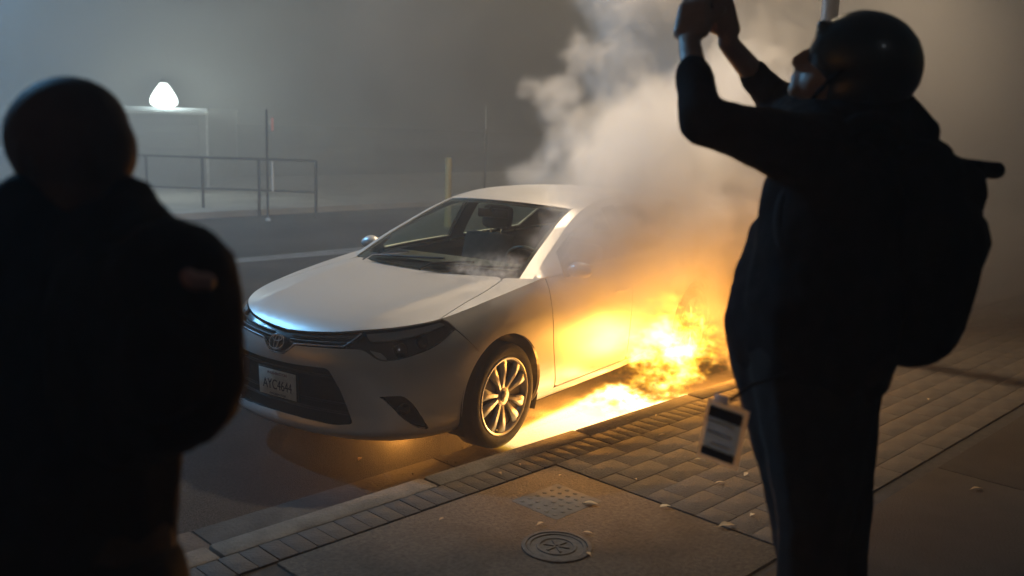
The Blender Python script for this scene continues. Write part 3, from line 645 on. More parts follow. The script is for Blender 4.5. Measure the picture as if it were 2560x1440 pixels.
rm = empty('inside_mirror', (0,0,0), 0, car); box('mirror_body', (0,0,0), (.03,.24,.065), M_BLACK, rm, .012, Matrix.Translation((-1.07,0,1.30)) @ Matrix.Rotation(R(12),4,'Z')); tubeobj('mirror_mount', [(-1.02,0,1.345),(-1.06,0,1.31)], .01, M_BLACK, rm, 6)
# every piece above was laid out in car coordinates: hang it on the car's own origin
for o in list(car.children): o.matrix_basis = CINV @ o.matrix_basis
# ------------------------------------------------------------------ far side of the street
UPZ = Vector((0,0,1)); GR_ = Vector(_r0); GF = Vector((math.cos(AZ), math.sin(AZ), 0))
def frame(origin, ang=0): # local x to the right in the picture, y away, z up
    x = Matrix.Rotation(ang,3,'Z') @ GR_; y = Matrix.Rotation(ang,3,'Z') @ GF
    return Matrix(((x.x,y.x,0,origin.x),(x.y,y.y,0,origin.y),(0,0,1,origin.z),(0,0,0,1)))
M_WALL = mat('render_wall', (.10,.11,.12), .9, noise=(1.5,.25)); M_DOORD = mat('shutter_door', (.035,.04,.045), .7, noise=(3,.2))
M_PALE = mat('pale_paint', (.45,.46,.45), .6, noise=(8,.2)); M_STEEL = mat('railing_steel', (.03,.03,.032), .6, .3); M_YEL = mat('yellow_paint', (.26,.21,.08), .6, noise=(6,.2))
o0 = pw(520,490,23.6); o0.z = .12
bd = empty('low_kiosk', o0); bd.matrix_basis = frame(o0, R(6)); tag(bd, 'low dark kiosk with a shutter door and a lit lamp above its roof', 'kiosk')
bm = bmesh.new(); bx(bm, (-6.3,2,.93), (12.6,4,1.86)); bmobj('wall', bm, M_WALL, bd)
bm = bmesh.new(); bx(bm, (-6.3,2.0,1.90), (12.7,4.1,.08), None, .01); bmobj('roof', bm, M_DOORD, bd)
dr = box('shutter_door', (-1.15,-.02,.87), (1.95,.05,1.74), M_DOORD, bd)
for k in range(9): box('shutter_slat', (-1.15,-.052,.1+.19*k), (1.93,.02,.17), M_DOORD, dr, .008)
box('door_hood', (-1.05,-.34,1.80), (2.25,.68,.05), M_PALE, bd, .008)
for k, x in enumerate((-4.3,-7.2)):
    wn_ = box('window', (x,-.01,1.25), (1.5,.06,.8), M_DOORD, bd); box('window_frame', (x,-.03,.82), (1.64,.10,.06), M_PALE, wn_)
tubeobj('downpipe', [(.03,-.08,0),(.03,-.08,1.86)], .035, M_PALE, bd, 8)
# wall lamp: shade, and a lit diffuser swollen to the size of its glow
def lamp_light(name, loc, power, col, size, parent, spot=None, aim=None, blend=.6):
    l = bpy.data.lights.new(name, 'SPOT' if spot else 'POINT'); l.energy = power; l.color = col; l.shadow_soft_size = size
    if spot: l.spot_size = R(spot); l.spot_blend = blend
    o = link(bpy.data.objects.new(name, l), parent); o.location = loc
    if spot and aim is not None: o.rotation_euler = Vector(aim).to_track_quat('-Z','Y').to_euler()
    return o
M_GLOW_C = mat('lit_cool_diffuser', (.9,.9,.9), .4, emit=((.86,1,.92), 170)); M_GLOW_W = mat('lit_warm_diffuser', (.9,.9,.9), .4, emit=((1,.80,.52), 60)); M_GLOW_F = mat('lit_far_diffuser', (.9,.9,.9), .4, emit=((1,.86,.62), 300))
lp = bd.matrix_basis @ Vector((-.92,-.30,2.60))
wl = empty('roof_lamp', lp); wl.matrix_basis = frame(lp, R(6)) @ Matrix.Scale(2.0,4); tag(wl, 'glowing white lamp on a bracket above the dark kiosk at left', 'lamp')
lathe('shade', [(0,.012),(.03,-.012),(.06,-.05),(.055,-.05),(.02,-.02),(0,-.010)], M_STEEL, wl, 20, 'z')
lathe('diffuser', [(0,-.015),(.035,-.04),(.09,-.11),(.14,-.19),(.165,-.26),(.15,-.305),(.09,-.33),(0,-.34)], M_GLOW_C, wl, 24, 'z')
tubeobj('bracket', [(0,.05,-.05),(0,.24,-.07),(0,.34,-.14),(0,.34,-.36)], .02, M_STEEL, wl, 8)
lamp_light('lamp_bulb', (0,-.10,-.38), 300, (.86,1,.92), .12, wl, spot=150, aim=(0,-.15,-1))
# pedestrian railing
def px_ground(u, v, z=.0):
    d = CF+CR*(u-1280)/FPX+CU*(720-v)/FPX; t = (z-CAM[2])/d[2]; return Vector(CAM+d*t)
rl = empty('pedestrian_railing', px_ground(600,538,.0)); tag(rl, 'thin dark pedestrian railing across the street before the building', 'railing')
RL0 = px_ground(330,528); RL1 = px_ground(790,545); RD = (RL1-RL0); RLn = RD.length; RD.normalize()
def rlp(t, z): q = RL0+RD*t; return q-rl.location+Vector((0,0,z))
tubeobj('top_rail', [rlp(-1,1.10), rlp(RLn,1.10)], .024, M_STEEL, rl, 8); tubeobj('bottom_rail', [rlp(-1,.50), rlp(RLn,.50)], .02, M_STEEL, rl, 8)
for t in np.linspace(-.8, RLn, 5): tubeobj('railing_post', [rlp(t,0), rlp(t,1.10)], .03, M_STEEL, rl, 8)
q = px_ground(670,552); sp = empty('sign_post', q); sp.matrix_basis = frame(q, R(25)); tag(sp, 'slim sign post with a small reddish sign, right of the railing', 'sign post')
tubeobj('post', [(0,0,0),(0,0,2.05)], .022, M_STEEL, sp, 8); box('sign_plate', (.10,-.01,1.78), (.05,.02,.24), mat('faded_red_sign', (.55,.22,.20), .5), sp, .004)
tubeobj('reflective_sleeve', [(.10,.02,.55),(.10,.02,1.10)], .02, mat('reflective_white', (.75,.75,.72), .4), sp, 8)
lathe('base_collar', [(.05,0),(.05,.03),(.03,.05),(.022,.06)], M_PALE, sp, 12, 'z')
q = pw(1122,392,17); yh = q.z; q.z = 0; yb = empty('yellow_post', q); tag(yb, 'yellow post standing across the road behind the car', 'post')
lathe('post', [(.062,0),(.062,yh-.06),(.055,yh-.02),(.03,yh-.003),(0,yh)], M_YEL, yb, 16, 'z'); lathe('base_plate', [(.11,0),(.11,.02),(.06,.03)], M_STEEL, yb, 16, 'z')
q = pw(1215,320,25.5); q.z = 0; mp = empty('marker_post', q); tag(mp, 'thin pale marker post standing far behind the car roof', 'post')
tubeobj('post', [(0,0,0),(0,0,1.75)], .03, M_STEEL, mp, 8); tubeobj('pale_tip', [(0,0,1.75),(0,0,2.35)], .028, M_PALE, mp, 8)
# street lamps: two assumed from their light, then the far one
M_POLE = mat('lamp_pole', (.16,.155,.15), .5, .5, noise=(6,.2))
def street_lamp(base, h, arm, label, power, col, glow, spot=160, name='street_lamp', aim=(0,0,-1), blend=.5):
    s = empty(name, base); tag(s, label, 'street lamp'); a = Vector((arm[0],arm[1],0)); L_ = a.length; d = a.normalized()
    tubeobj('pole', [(0,0,0),(0,0,h*.5),(0,0,h)], [.085,.07,.055], M_POLE, s, 12); lathe('pole_base', [(.16,0),(.16,.04),(.11,.10),(.10,.5),(.085,.55)], M_POLE, s, 14, 'z')
    tubeobj('arm', [Vector((0,0,h-.05)), Vector((0,0,h-.05))+d*L_*.4+Vector((0,0,.22)), Vector((0,0,h+.2))+d*L_*.95], .035, M_POLE, s, 8)
    hd = empty('lamp_head', Vector((0,0,h+.2))+d*L_, 0, s); MH = Matrix.Rotation(math.atan2(d.y, d.x),4,'Z')
    box('housing', (0,0,.03), (.62,.28,.09), M_POLE, hd, .03, MH); box('diffuser', (.04,0,-.025), (.42,.2,.02), glow, hd, .004, MH)
    lamp_light('lamp_bulb', (.04,0,-.12), power, col, .12, hd, spot=spot, aim=aim, blend=blend)
    return s
b1 = pw(2075,20,7.7); street_lamp(Vector((b1.x,b1.y,.12)), 6.4, (-.15,-1.6), 'assumed tall street lamp with its head out of view, whose pole rises behind the helmeted person', 2200, (1,.75,.48), M_GLOW_W, 148, aim=(-.08,-.44,-.90), blend=.7)  # lamp head is unseen, assumed from the warm light on the smoke
street_lamp(Vector((.6,-12.1,.12)), 7.2, (.2,2.3), 'assumed cool white street lamp, out of view on the far pavement beyond the person at left', 3500, (.20,.56,1), M_GLOW_C, 156, aim=(.1,.55,-.83), blend=.5)  # unseen lamp assumed from the blue glow; placed to light hood, tinted for haze
b3 = pw(1985,150,34); s3_ = street_lamp(Vector((b3.x-.1,b3.y-1.2,.0)), b3.z-.2, (.1,1.2), 'far street lamp down the road behind the smoke and the helmeted person', 5000, (1,.80,.52), M_GLOW_F)
bm = bmesh.new(); bmesh.ops.create_icosphere(bm, subdivisions=2, radius=.10); g3 = bmobj('globe', bm, M_GLOW_F, s3_, True); g3.location = (0,0,b3.z-.06)
# ------------------------------------------------------------------ people (bodies grown from tapered limbs, then fused into one skin)
def hull(bm, prims):
    for pr in prims:
        t = bmesh.new()
        if pr[0] == 'c':
            _, p0, r0, p1, r1 = pr
            for p, r in ((p0, r0), (p1, r1)):
                q = bmesh.ops.create_icosphere(t, subdivisions=2, radius=r)
                bmesh.ops.translate(t, vec=Vector(p), verts=q['verts'])
            q = bmesh.ops.convex_hull(t, input=t.verts[:])
            junk = [v for v in t.verts if not v.link_faces]; bmesh.ops.delete(t, geom=junk, context='VERTS')
            inner = [g for g in q.get('geom_interior', []) if isinstance(g, bmesh.types.BMVert) and g.is_valid]
            if inner: bmesh.ops.delete(t, geom=inner, context='VERTS')
        else:
            _, c, M3 = pr
            bmesh.ops.create_icosphere(t, subdivisions=3, radius=1); bmesh.ops.transform(t, matrix=Matrix.Translation(Vector(c)) @ M3.to_4x4(), verts=t.verts[:])
        bmesh.ops.recalc_face_normals(t, faces=t.faces[:])
        me = bpy.data.meshes.new('tmp'); t.to_mesh(me); t.free(); bm.from_mesh(me); bpy.data.meshes.remove(me)
def blob(name, prims, m, parent, voxel=.012, smooth=6, crease=None):
    bm = bmesh.new(); hull(bm, prims); inv = parent.matrix_basis.inverted() if parent else Matrix()
    bmesh.ops.transform(bm, matrix=inv, verts=bm.verts[:])
    o = bmobj(name, bm, m, parent, True)
    md = o.modifiers.new('fuse', 'REMESH'); md.mode = 'VOXEL'; md.voxel_size = voxel; md.use_smooth_shade = True
    if smooth: s = o.modifiers.new('soften', 'SMOOTH'); s.iterations = smooth; s.factor = .5
    if crease:
        tx = bpy.data.textures.new(name+'_folds', 'CLOUDS'); tx.noise_scale = crease[0]; d = o.modifiers.new('folds', 'DISPLACE'); d.texture = tx; d.strength = crease[1]; d.mid_level = .5
    return o
def axes(l, u, f): # ellipsoid matrix from three half-axis vectors
    return Matrix(((l.x,u.x,f.x),(l.y,u.y,f.y),(l.z,u.z,f.z)))
VR, VU, VF = Vector(CR), Vector(CU), Vector(CF); HU = Vector((0,0,1))
M_SKIN = mat('brown_skin', (.075,.042,.03), .7, spec=.1, noise=(18,.12)); M_SKIN2 = mat('light_skin', (.34,.20,.14), .5, noise=(18,.12))
M_JACK = mat('black_jacket', (.010,.010,.011), .9, noise=(25,.3), spec=.05); M_TROU = mat('black_trousers', (.012,.011,.011), .92, noise=(25,.3), spec=.2)
M_PACK = mat('black_nylon', (.009,.009,.010), .85, noise=(30,.3), spec=.08); M_HELM = mat('black_helmet', (.012,.012,.012), .30, coat=.3); M_SHOE = mat('black_shoe', (.012,.012,.012), .6); M_HAIR = mat('black_hair', (.010,.009,.008), .8)
def down(p, z): return Vector((p.x, p.y, z))
def hand(palm, dirv, side, nrm, s=1.0, curl=.6):
    """palm and five bent fingers as limbs; dirv finger direction, side towards the thumb, nrm palm side"""
    P = [('c', palm-side*.028*s, .020*s, palm-side*.026*s+dirv*.075*s, .018*s), ('c', palm, .021*s, palm+dirv*.078*s, .018*s), ('c', palm+side*.028*s, .020*s, palm+side*.026*s+dirv*.075*s, .018*s)]
    for k, ln in zip((-1.5,-.5,.5,1.5), (.062,.078,.084,.075)):
        b = palm+side*(.021*k*s)+dirv*.078*s; m = b+(dirv*(1-curl*.3)+nrm*curl*.5).normalized()*ln*.5*s; e = m+(dirv*(1-curl)+nrm*curl*1.2).normalized()*ln*.5*s
        P += [('c', b, .0098*s, m, .009*s), ('c', m, .009*s, e, .0078*s)]
    b = palm+side*.036*s+dirv*.02*s; m = b+(side*.7+dirv*.6+nrm*.25).normalized()*.042*s; e = m+(dirv*.9+nrm*.5+side*.1).normalized()*.032*s
    return P+[('c', b, .0125*s, m, .0105*s), ('c', m, .0105*s, e, .009*s)]
# ---- right: helmeted person with both arms raised
D = 2.35; q = lambda u, v, d=0.: pw(u, v, D+d); px = D/FPX
root = q(2070, 1000); pr = empty('person', Vector((root.x, root.y, KH))); tag(pr, 'person in dark clothes and black helmet raising both arms to film the fire', 'person')
hipN, hipF = q(2060,880,-.10), q(2060,880,.12)
knN, knF = q(2035,1300,-.10), q(2090,1310,.14)
anN, anF = down(knN+VR*.03, KH+.09), down(knF+VR*.06, KH+.09)
shN, shF = q(2040,385,-.17), q(2010,300,.19)
elN, elF = q(1757,305,-.12), q(1935,245,.30); wrN, wrF = q(1724,110,.02), q(1818,105,.16)
hd = q(2112,178); fdir = (-VR*.86+VU*.42+VF*.25).normalized(); hup = (VU*.86+VR*.42).normalized(); hside = fdir.cross(hup).normalized()
body = [('e', hd-fdir*.005, axes(fdir*.102, hup*.118, hside*.078)), ('c', hd+fdir*.052-hup*.075, .040, hd+fdir*.04-hup*.05, .06),   # skull, jaw
 ('c', hd+fdir*.105+hup*.012, .011, hd+fdir*.118-hup*.022, .0165), ('c', hd+fdir*.096-hup*.055, .020, hd+fdir*.094-hup*.062, .022), ('e', hd+fdir*.088-hup*.088, axes(fdir*.022, hup*.02, hside*.026)),
 ('c', hd+fdir*.085+hup*.022-hside*.03, .016, hd+fdir*.085+hup*.022+hside*.03, .016),
 ('e', hd-hside*.078-fdir*.01-hup*.01, axes(fdir*.018, hup*.032, hside*.012)), ('e', hd+hside*.078-fdir*.01-hup*.01, axes(fdir*.018, hup*.032, hside*.012)),
 ('c', hd-hup*.06-fdir*.02, .06, q(2110,330), .075), ('c', shN, .075, shF, .075), ('c', q(2110,330), .09, q(2090,520), .15), ('c', q(2085,520,-.06), .14, hipN, .13), ('c', q(2085,520,.07), .14, hipF, .13),
 ('c', shN, .062, elN, .045), ('c', elN, .043, wrN, .029), ('c', shF, .062, elF, .045), ('c', elF, .042, wrF, .028),
 ('c', hipN, .105, knN, .062), ('c', knN, .058, anN, .042), ('c', hipF, .105, knF, .062), ('c', knF, .058, anF, .042)]
for a in (anN, anF): body += [('c', a-HU*.04, .04, a-HU*.05-VR*.16, .035)]
dN = (q(1745,-40,.07)-wrN).normalized(); dF = (q(1790,-40,.11)-wrF).normalized()
body += hand(wrN+dN*.035, dN, (VR*.8-VF*.3).normalized(), (VF*.6+VR*.5).normalized()); body += hand(wrF+dF*.035, dF, (-VR*.8-VF*.3).normalized(), (-VR*.5-VF*.4).normalized())
blob('body', body, M_SKIN2, pr, .0085, 3)
jk = [('c', shN, .095, shF, .095), ('c', q(2130,340), .125, q(2095,520), .19), ('c', q(2130,300), .085, q(2180,330), .085), ('c', q(2200,330,-.02), .10, q(2260,440), .10), ('c', q(2080,520,-.10), .175, q(2060,760,-.10), .19), ('c', q(2080,520,.12), .175, q(2060,760,.12), .19),
 ('c', q(2025,640), .165, q(1972,810), .168), ('c', q(2060,760,-.10), .185, q(2050,880,-.10), .175), ('c', q(2060,760,.12), .185, q(2050,880,.12), .175), ('c', q(1972,810), .158, q(1968,870), .15),
 ('c', shN, .088, elN+(shN-elN)*.12, .060), ('c', elN, .058, elN+(wrN-elN)*.62, .046), ('c', shF, .086, elF, .056), ('c', elF, .054, elF+(wrF-elF)*.45, .044), ('c', elN, .060, elN+(shN-elN)*.3, .068),
 ('c', q(2235,260), .045, q(2300,330), .05)]
blob('jacket', jk, M_JACK, pr, .011, 4, (.09,.018))
tr = [('c', hipN+VR*-.02, .165, knN, .088), ('c', knN, .084, down(anN, KH+.12), .075), ('c', hipF+VR*-.01, .165, knF, .088), ('c', knF, .084, down(anF, KH+.12), .075), ('c', hipN, .17, hipF, .17), ('c', q(1945,860), .13, q(1965,990), .118), ('c', q(1965,990), .118, q(1995,1200), .092), ('c', q(1995,1200), .092, q(2030,1420), .085)]
blob('trousers', tr, M_TROU, pr, .011, 4, (.10,.014))
for a in (anN, anF): blob('shoe', [('c', a-HU*.03, .052, a-HU*.045-VR*.17, .042), ('c', a-HU*.045+VR*.03, .043, a-HU*.055-VR*.19, .034), ('c', a, .05, a-HU*.03, .055)], M_SHOE, pr, .009, 3)
hm = [('e', hd+hup*.035-fdir*.035, axes(fdir*.142, hup*.132, hside*.115)), ('e', hd-fdir*.055-hup*.0, axes(fdir*.112, hup*.145, hside*.100)), ('c', hd+fdir*.098+hup*.072-hside*.05, .014, hd+fdir*.098+hup*.072+hside*.05, .014)]
blob('helmet', hm, M_HELM, pr, .010, 4)
tubeobj('helmet_strap', [Vector(p)-pr.location for p in (hd-hside*.092-fdir*.02+hup*.0, hd-hside*.085+fdir*.02-hup*.06, hd+fdir*.05-hup*.118, hd+hside*.085+fdir*.02-hup*.06, hd+hside*.092-fdir*.02)], .006, M_PACK, pr, 6)
# phone held overhead
pm = (wrN+dN*.13+wrF+dF*.13)*.5
ph = empty('phone', pm); tag(ph, 'dark phone held overhead by the helmeted person', 'phone')
X_ = (VR*.55+VF*.83).normalized(); Y_ = VU; Z_ = X_.cross(Y_).normalized(); MP = Matrix(((X_.x,Y_.x,Z_.x,0),(X_.y,Y_.y,Z_.y,0),(X_.z,Y_.z,Z_.z,0),(0,0,0,1)))
box('phone_case', (0,0,0), (.078,.155,.009), M_GLOSSB, ph, .004, MP @ Matrix.Translation((0,.05,0))); box('phone_screen', (0,0,0), (.070,.145,.001), mat('phone_glass', (.02,.02,.025), .05), ph, 0, MP @ Matrix.Translation((0,.05,.0055)))
# backpack
bp = empty('backpack', q(2330,700)); tag(bp, 'bulky black backpack with a stiff top flap on the helmeted person', 'backpack')
blob('bag', [('c', q(2290,470,-.10), .12, q(2290,470,.12), .12), ('c', q(2370,480,-.08), .09, q(2370,480,.10), .09), ('c', q(2380,600,-.10), .088, q(2380,600,.12), .088), ('c', q(2300,600,-.11), .15, q(2280,800,-.10), .12), ('c', q(2300,600,.12), .15, q(2280,800,.11), .12),
 ('c', q(2375,600,-.10), .092, q(2310,850,-.10), .056), ('c', q(2375,600,.12), .092, q(2310,850,.11), .056), ('c', q(2290,840,-.10), .072, q(2240,850,.10), .065), ('c', q(2310,850,-.10), .056, q(2310,850,.11), .056)], M_PACK, bp, .011, 3, (.12,.012))
blob('top_flap', [('c', q(2330,420,-.08), .034, q(2490,425,-.05), .020), ('c', q(2330,420,.10), .034, q(2490,428,.07), .020), ('c', q(2440,425,-.07), .026, q(2440,425,.09), .026), ('c', q(2490,425,-.05), .022, q(2490,428,.07), .022), ('c', q(2340,420,-.05), .04, q(2340,420,.06), .04), ('c', q(2300,365,0), .04, q(2350,390,0), .035)], M_PACK, bp, .008, 3)
for d in (-.14,.15): tubeobj('strap', [Vector(p)-bp.location for p in smoothline([tuple(q(2320,400,d)), tuple(q(2190,300,d)), tuple(q(2050,380,d*1.35)), tuple(q(1960,520,d*1.2)), tuple(q(1990,680,d*1.5)), tuple(q(2200,800,d*1.6))],5)], .022, M_PACK, bp, 8)
# badge at the hip
M_PCH = mat('clear_pouch', (.42,.34,.30), .25, coat=.5); M_CARD = mat('badge_card', (.30,.31,.34), .5, noise=(20,.15)); M_BAND = mat('badge_band', (.012,.013,.017), .5)
def translucent(name, col, k):
    m = bpy.data.materials.new(name); m.use_nodes = True; n = m.node_tree.nodes; n.clear(); L = m.node_tree.links.new
    out = n.new('ShaderNodeOutputMaterial'); t = n.new('ShaderNodeBsdfTranslucent'); d = n.new('ShaderNodeBsdfDiffuse'); x = n.new('ShaderNodeMixShader'); x.inputs[0].default_value = k
    t.inputs[0].default_value = d.inputs[0].default_value = (*col,1); L(t.outputs[0], x.inputs[1]); L(d.outputs[0], x.inputs[2]); L(x.outputs[0], out.inputs['Surface']); return m
M_PCH = translucent('clear_vinyl', (.70,.70,.72), .25); M_CARD = translucent('paper_card', (.40,.62,1.0), .3)
bc = q(1806,1085,-.16); bgd = empty('press_badge', bc); bgd.matrix_basis = Matrix.Translation(bc) @ Matrix(((VR.x,VU.x,-VF.x,0),(VR.y,VU.y,-VF.y,0),(VR.z,VU.z,-VF.z,0),(0,0,0,1))) @ Matrix.Rotation(R(-40),4,'Y') @ Matrix.Rotation(R(-13),4,'Z')
tag(bgd, 'badge in a clear pouch dangling at the hip of the helmeted person', 'badge')
bw, bh = .086, .124
mesh('pouch', [(-bw/2-.011,-bh/2-.01,-.002),(bw/2+.011,-bh/2-.01,-.002),(bw/2+.011,bh/2+.01,-.002),(-bw/2-.011,bh/2+.01,-.002)], [(0,1,2,3)], M_PCH, bgd); mesh('card', [(-bw/2,-bh/2,.002),(bw/2,-bh/2,.002),(bw/2,bh/2,.002),(-bw/2,bh/2,.002)], [(0,1,2,3)], M_CARD, bgd)
box('dark_band', (0,bh/2-.017,.0045), (bw,.026,.002), M_BAND, bgd); box('dark_band', (0,-bh/2+.012,.0045), (bw,.020,.002), M_BAND, bgd)
for k in range(3): box('print_line', (-.01+.006*k,.024-.026*k,.0045), (.075-.012*k,.006,.0015), translucent('badge_print', (.55,.58,.64), .3), bgd)
box('clip', (-.02,bh/2+.016,.002), (.035,.022,.010), M_PCH, bgd, .004); tubeobj('lanyard', [(0,bh/2+.02,0),(.04,bh/2+.07,-.02),(.13,bh/2+.13,-.05)], .004, M_PACK, bgd, 6)
# ---- left: bald person with a backpack, seen from behind
D = 1.55; px = D/FPX
root = q(150, 900); pl_ = empty('person', Vector((root.x, root.y, KH))); tag(pl_, 'person with shaved head and dark jacket standing at the left edge, seen from behind', 'person')
hd = q(170,368); fdir = (-VR*.80+VF*.55-VU*.12).normalized(); hup = (VU*.99-VR*.10).normalized(); hside = fdir.cross(hup).normalized(); hup = hside.cross(fdir).normalized()
sN, sF = q(330,640,-.06), q(-60,650,.20); hpN, hpF = q(250,1500,-.02), q(60,1500,.18)
kN = down(hpN+VF*.02, KH+.52); kF = down(hpF+VF*.04, KH+.52); aN = down(kN-VF*.02, KH+.09); aF = down(kF, KH+.09)
eN = q(400,1010,.02); wN = q(300,1090,.22); eF = q(-190,1000,.2); wF = q(-150,1130,.36)
bd_ = [('e', hd-fdir*.055-hup*.015, axes(fdir*.078, hup*.082, hside*.076)), ('c', hd-fdir*.03-hup*.06, .06, hd-fdir*.05-hup*.10, .058), ('e', hd+hup*.02, axes(fdir*.122, hup*.095, hside*.088)), ('e', hd-fdir*.02-hup*.0, axes(fdir*.096, hup*.102, hside*.084)), ('c', hd+fdir*.055-hup*.09, .035, hd+fdir*.04-hup*.04, .066), ('c', hd+fdir*.115-hup*.005, .012, hd+fdir*.128-hup*.035, .016), ('c', hd+fdir*.10-hup*.068, .02, hd+fdir*.10-hup*.075, .022), ('e', hd+fdir*.10-hup*.10, axes(fdir*.02, hup*.02, hside*.024)),
 ('e', hd+hside*.083-fdir*.01-hup*.02, axes(fdir*.018, hup*.033, hside*.012)), ('e', hd-hside*.083-fdir*.01-hup*.02, axes(fdir*.018, hup*.033, hside*.012)), ('c', hd-hup*.05-fdir*.03, .062, q(150,600,.03), .075),
 ('c', sN, .075, sF, .075), ('c', q(150,620,.05), .12, q(150,900,.07), .15), ('c', q(200,900,.02), .13, hpN, .13), ('c', q(80,900,.12), .13, hpF, .13), ('c', sN, .06, eN, .045), ('c', eN, .043, wN, .03), ('c', sF, .06, eF, .045), ('c', eF, .043, wF, .03),
 ('c', hpN, .11, kN, .062), ('c', kN, .058, aN, .042), ('c', hpF, .11, kF, .062), ('c', kF, .058, aF, .042)]
for a in (aN, aF): bd_ += [('c', a-HU*.04, .04, a-HU*.05+fdir*.16, .035)]
for wv in (wN, wF):
    dd = (-VR*.5+VF*.6-VU*.3).normalized(); bd_ += hand(wv+dd*.03, dd, VU, (-VR).normalized())
blob('body', bd_, M_SKIN, pl_, .0085, 3)
jk = [('c', sN, .10, sF, .10), ('c', q(150,640,.05), .16, q(150,900,.07), .19), ('c', q(180,900,.0), .185, q(200,1200,.0), .165), ('c', q(60,900,.14), .18, q(60,1400,.16), .17), ('c', q(200,1200,0), .165, q(205,1480,0), .145), ('c', q(205,1480,0), .145, q(200,1900,.02), .17), ('c', q(60,1400,.16), .17, q(60,1900,.16), .17),
 ('c', sN, .088, eN, .062), ('c', eN, .060, wN, .045), ('c', sF, .088, eF, .062), ('c', eF, .06, wF, .045), ('c', q(60,560,.05), .06, q(270,545,.02), .068), ('c', q(270,520,-.02), .055, q(350,500,-.02), .028), ('c', q(358,472,-.02), .017, q(300,500,0), .035), ('c', q(245,500,-.01), .055, q(330,492,-.02), .035), ('c', q(180,520,.03), .065, q(260,500,.0), .05), ('c', q(330,500,-.02), .04, q(385,545,-.03), .03)]
blob('jacket', jk, M_JACK, pl_, .011, 4, (.09,.014))
blob('trousers', [('c', hpN, .15, kN, .09), ('c', kN, .085, down(aN,KH+.12), .075), ('c', hpF, .15, kF, .09), ('c', kF, .085, down(aF,KH+.12), .075), ('c', hpN, .15, hpF, .15)], M_TROU, pl_, .012, 3, (.1,.012))
for a in (aN, aF): blob('shoe', [('c', a-HU*.03, .052, a-HU*.045+fdir*.17, .042), ('c', a-HU*.045-fdir*.03, .043, a-HU*.055+fdir*.19, .034), ('c', a, .05, a-HU*.03, .055)], M_SHOE, pl_, .009, 3)
bp2 = empty('backpack', q(420,850,-.1)); tag(bp2, 'rounded black backpack with a small pink patch on the person at left', 'backpack')
blob('bag', [('c', q(420,700,-.12), .075, q(390,620,-.02), .055), ('c', q(395,600,-.05), .045, q(440,640,-.08), .06), ('c', q(440,640,-.08), .06, q(482,715,-.10), .074), ('c', q(455,690,-.10), .078, q(480,740,-.10), .080), ('c', q(430,720,-.16), .105, q(435,950,-.16), .108), ('c', q(470,780,-.08), .090, q(475,960,-.08), .082), ('c', q(400,980,-.14), .10, q(420,1010,-.06), .085), ('c', q(330,780,-.1), .13, q(330,980,-.1), .12)], M_PACK, bp2, .010, 4, (.12,.010))
blob('bag_pocket', [('c', q(390,850,-.27), .05, q(395,960,-.27), .055), ('c', q(450,850,-.24), .04, q(450,960,-.24), .045)], M_PACK, bp2, .008, 3)
pp = q(492,700,-.185); blob('pink_patch', [('c', q(472,692,-.262), .012, q(482,704,-.262), .012), ('c', q(482,704,-.262), .012, q(516,704,-.245), .013)], mat('pink_reflective', (.40,.19,.17), .5), bp2, .004, 2)
tubeobj('strap', [Vector(p)-bp2.location for p in smoothline([tuple(q(440,640,-.06)), tuple(q(360,560,-.08)), tuple(q(300,580,.10)), tuple(q(260,760,.24)), tuple(q(330,960,.14)), tuple(q(420,1010,.0))],5)], .022, M_PACK, bp2, 8)
# ------------------------------------------------------------------ litter on the paving
M_LEAF = [mat('dead_leaf_%d'%i, c, .6, noise=(60,.3)) for i, c in enumerate(((.42,.30,.15),(.30,.20,.09),(.50,.40,.24)))]
def leaf_mesh(i):
    r = random.Random(i); n = 7; V = []; F = []
    for k in range(n):
        t = k/(n-1); wv = .42*math.sin(math.pi*min(1,t*1.08+.02))**.8*(1+.15*r.uniform(-1,1)); x = (t-.5)
        z = .10*math.sin(math.pi*t+r.uniform(-.2,.2))
        V += [(x,-wv*.5,z+.10*wv+.02), (x,0,z), (x,wv*.5,z+.14*wv+.02)]
    for k in range(n-1):
        a = 3*k; F += [(a,a+3,a+4,a+1),(a+1,a+4,a+5,a+2)]
    b = len(V); V += [(.5,-.012,V[3*n-2][2]),(.72,-.008,.06),(.72,.012,.06),(.5,.012,V[3*n-2][2])]; F.append((b,b+1,b+2,b+3))
    me = bpy.data.meshes.new('fallen_leaf'); me.from_pydata(V, [], F); me.update(); me.polygons.foreach_set('use_smooth', [True]*len(me.polygons)); me.materials.append(M_LEAF[i%3])
    return me
LM = [leaf_mesh(i) for i in range(6)]
LEAVES = [(1475,1262,.10),(1655,1090,.07),(1545,1074,.06),(1800,1210,.08),(1815,1318,.12),(1665,1270,.09),(1350,1312,.06),(1300,1163,.04),(1400,1190,.03),(1470,1335,.06),(1470,1388,.06),(1640,1040,.04),(1570,1051,.03),(2440,1225,.09),(1865,1188,.06),(1745,1150,.05),(900,1150,.07),(1010,1240,.04),(2320,1000,.05),(1250,1185,.05),(1880,1290,.06),(1590,1200,.04),(1105,1300,.05)]
for i, (u, v, s) in enumerate(LEAVES):
    z = KH if u > 1100 or v > 1280 else 0
    p = px_ground(u, v, z+.002); o = link(bpy.data.objects.new('fallen_leaf', LM[i%6])); o.location = p+Vector((0,0,.004)); s *= .8; o.scale = (s,s,s); o.rotation_euler = (rng.uniform(-.15,.15), rng.uniform(-.15,.15), rng.uniform(0,6.28))
    tag(o, 'small curled dead leaf lying on the ground near the burning car', 'leaf', 'dead leaves scattered over the ground')
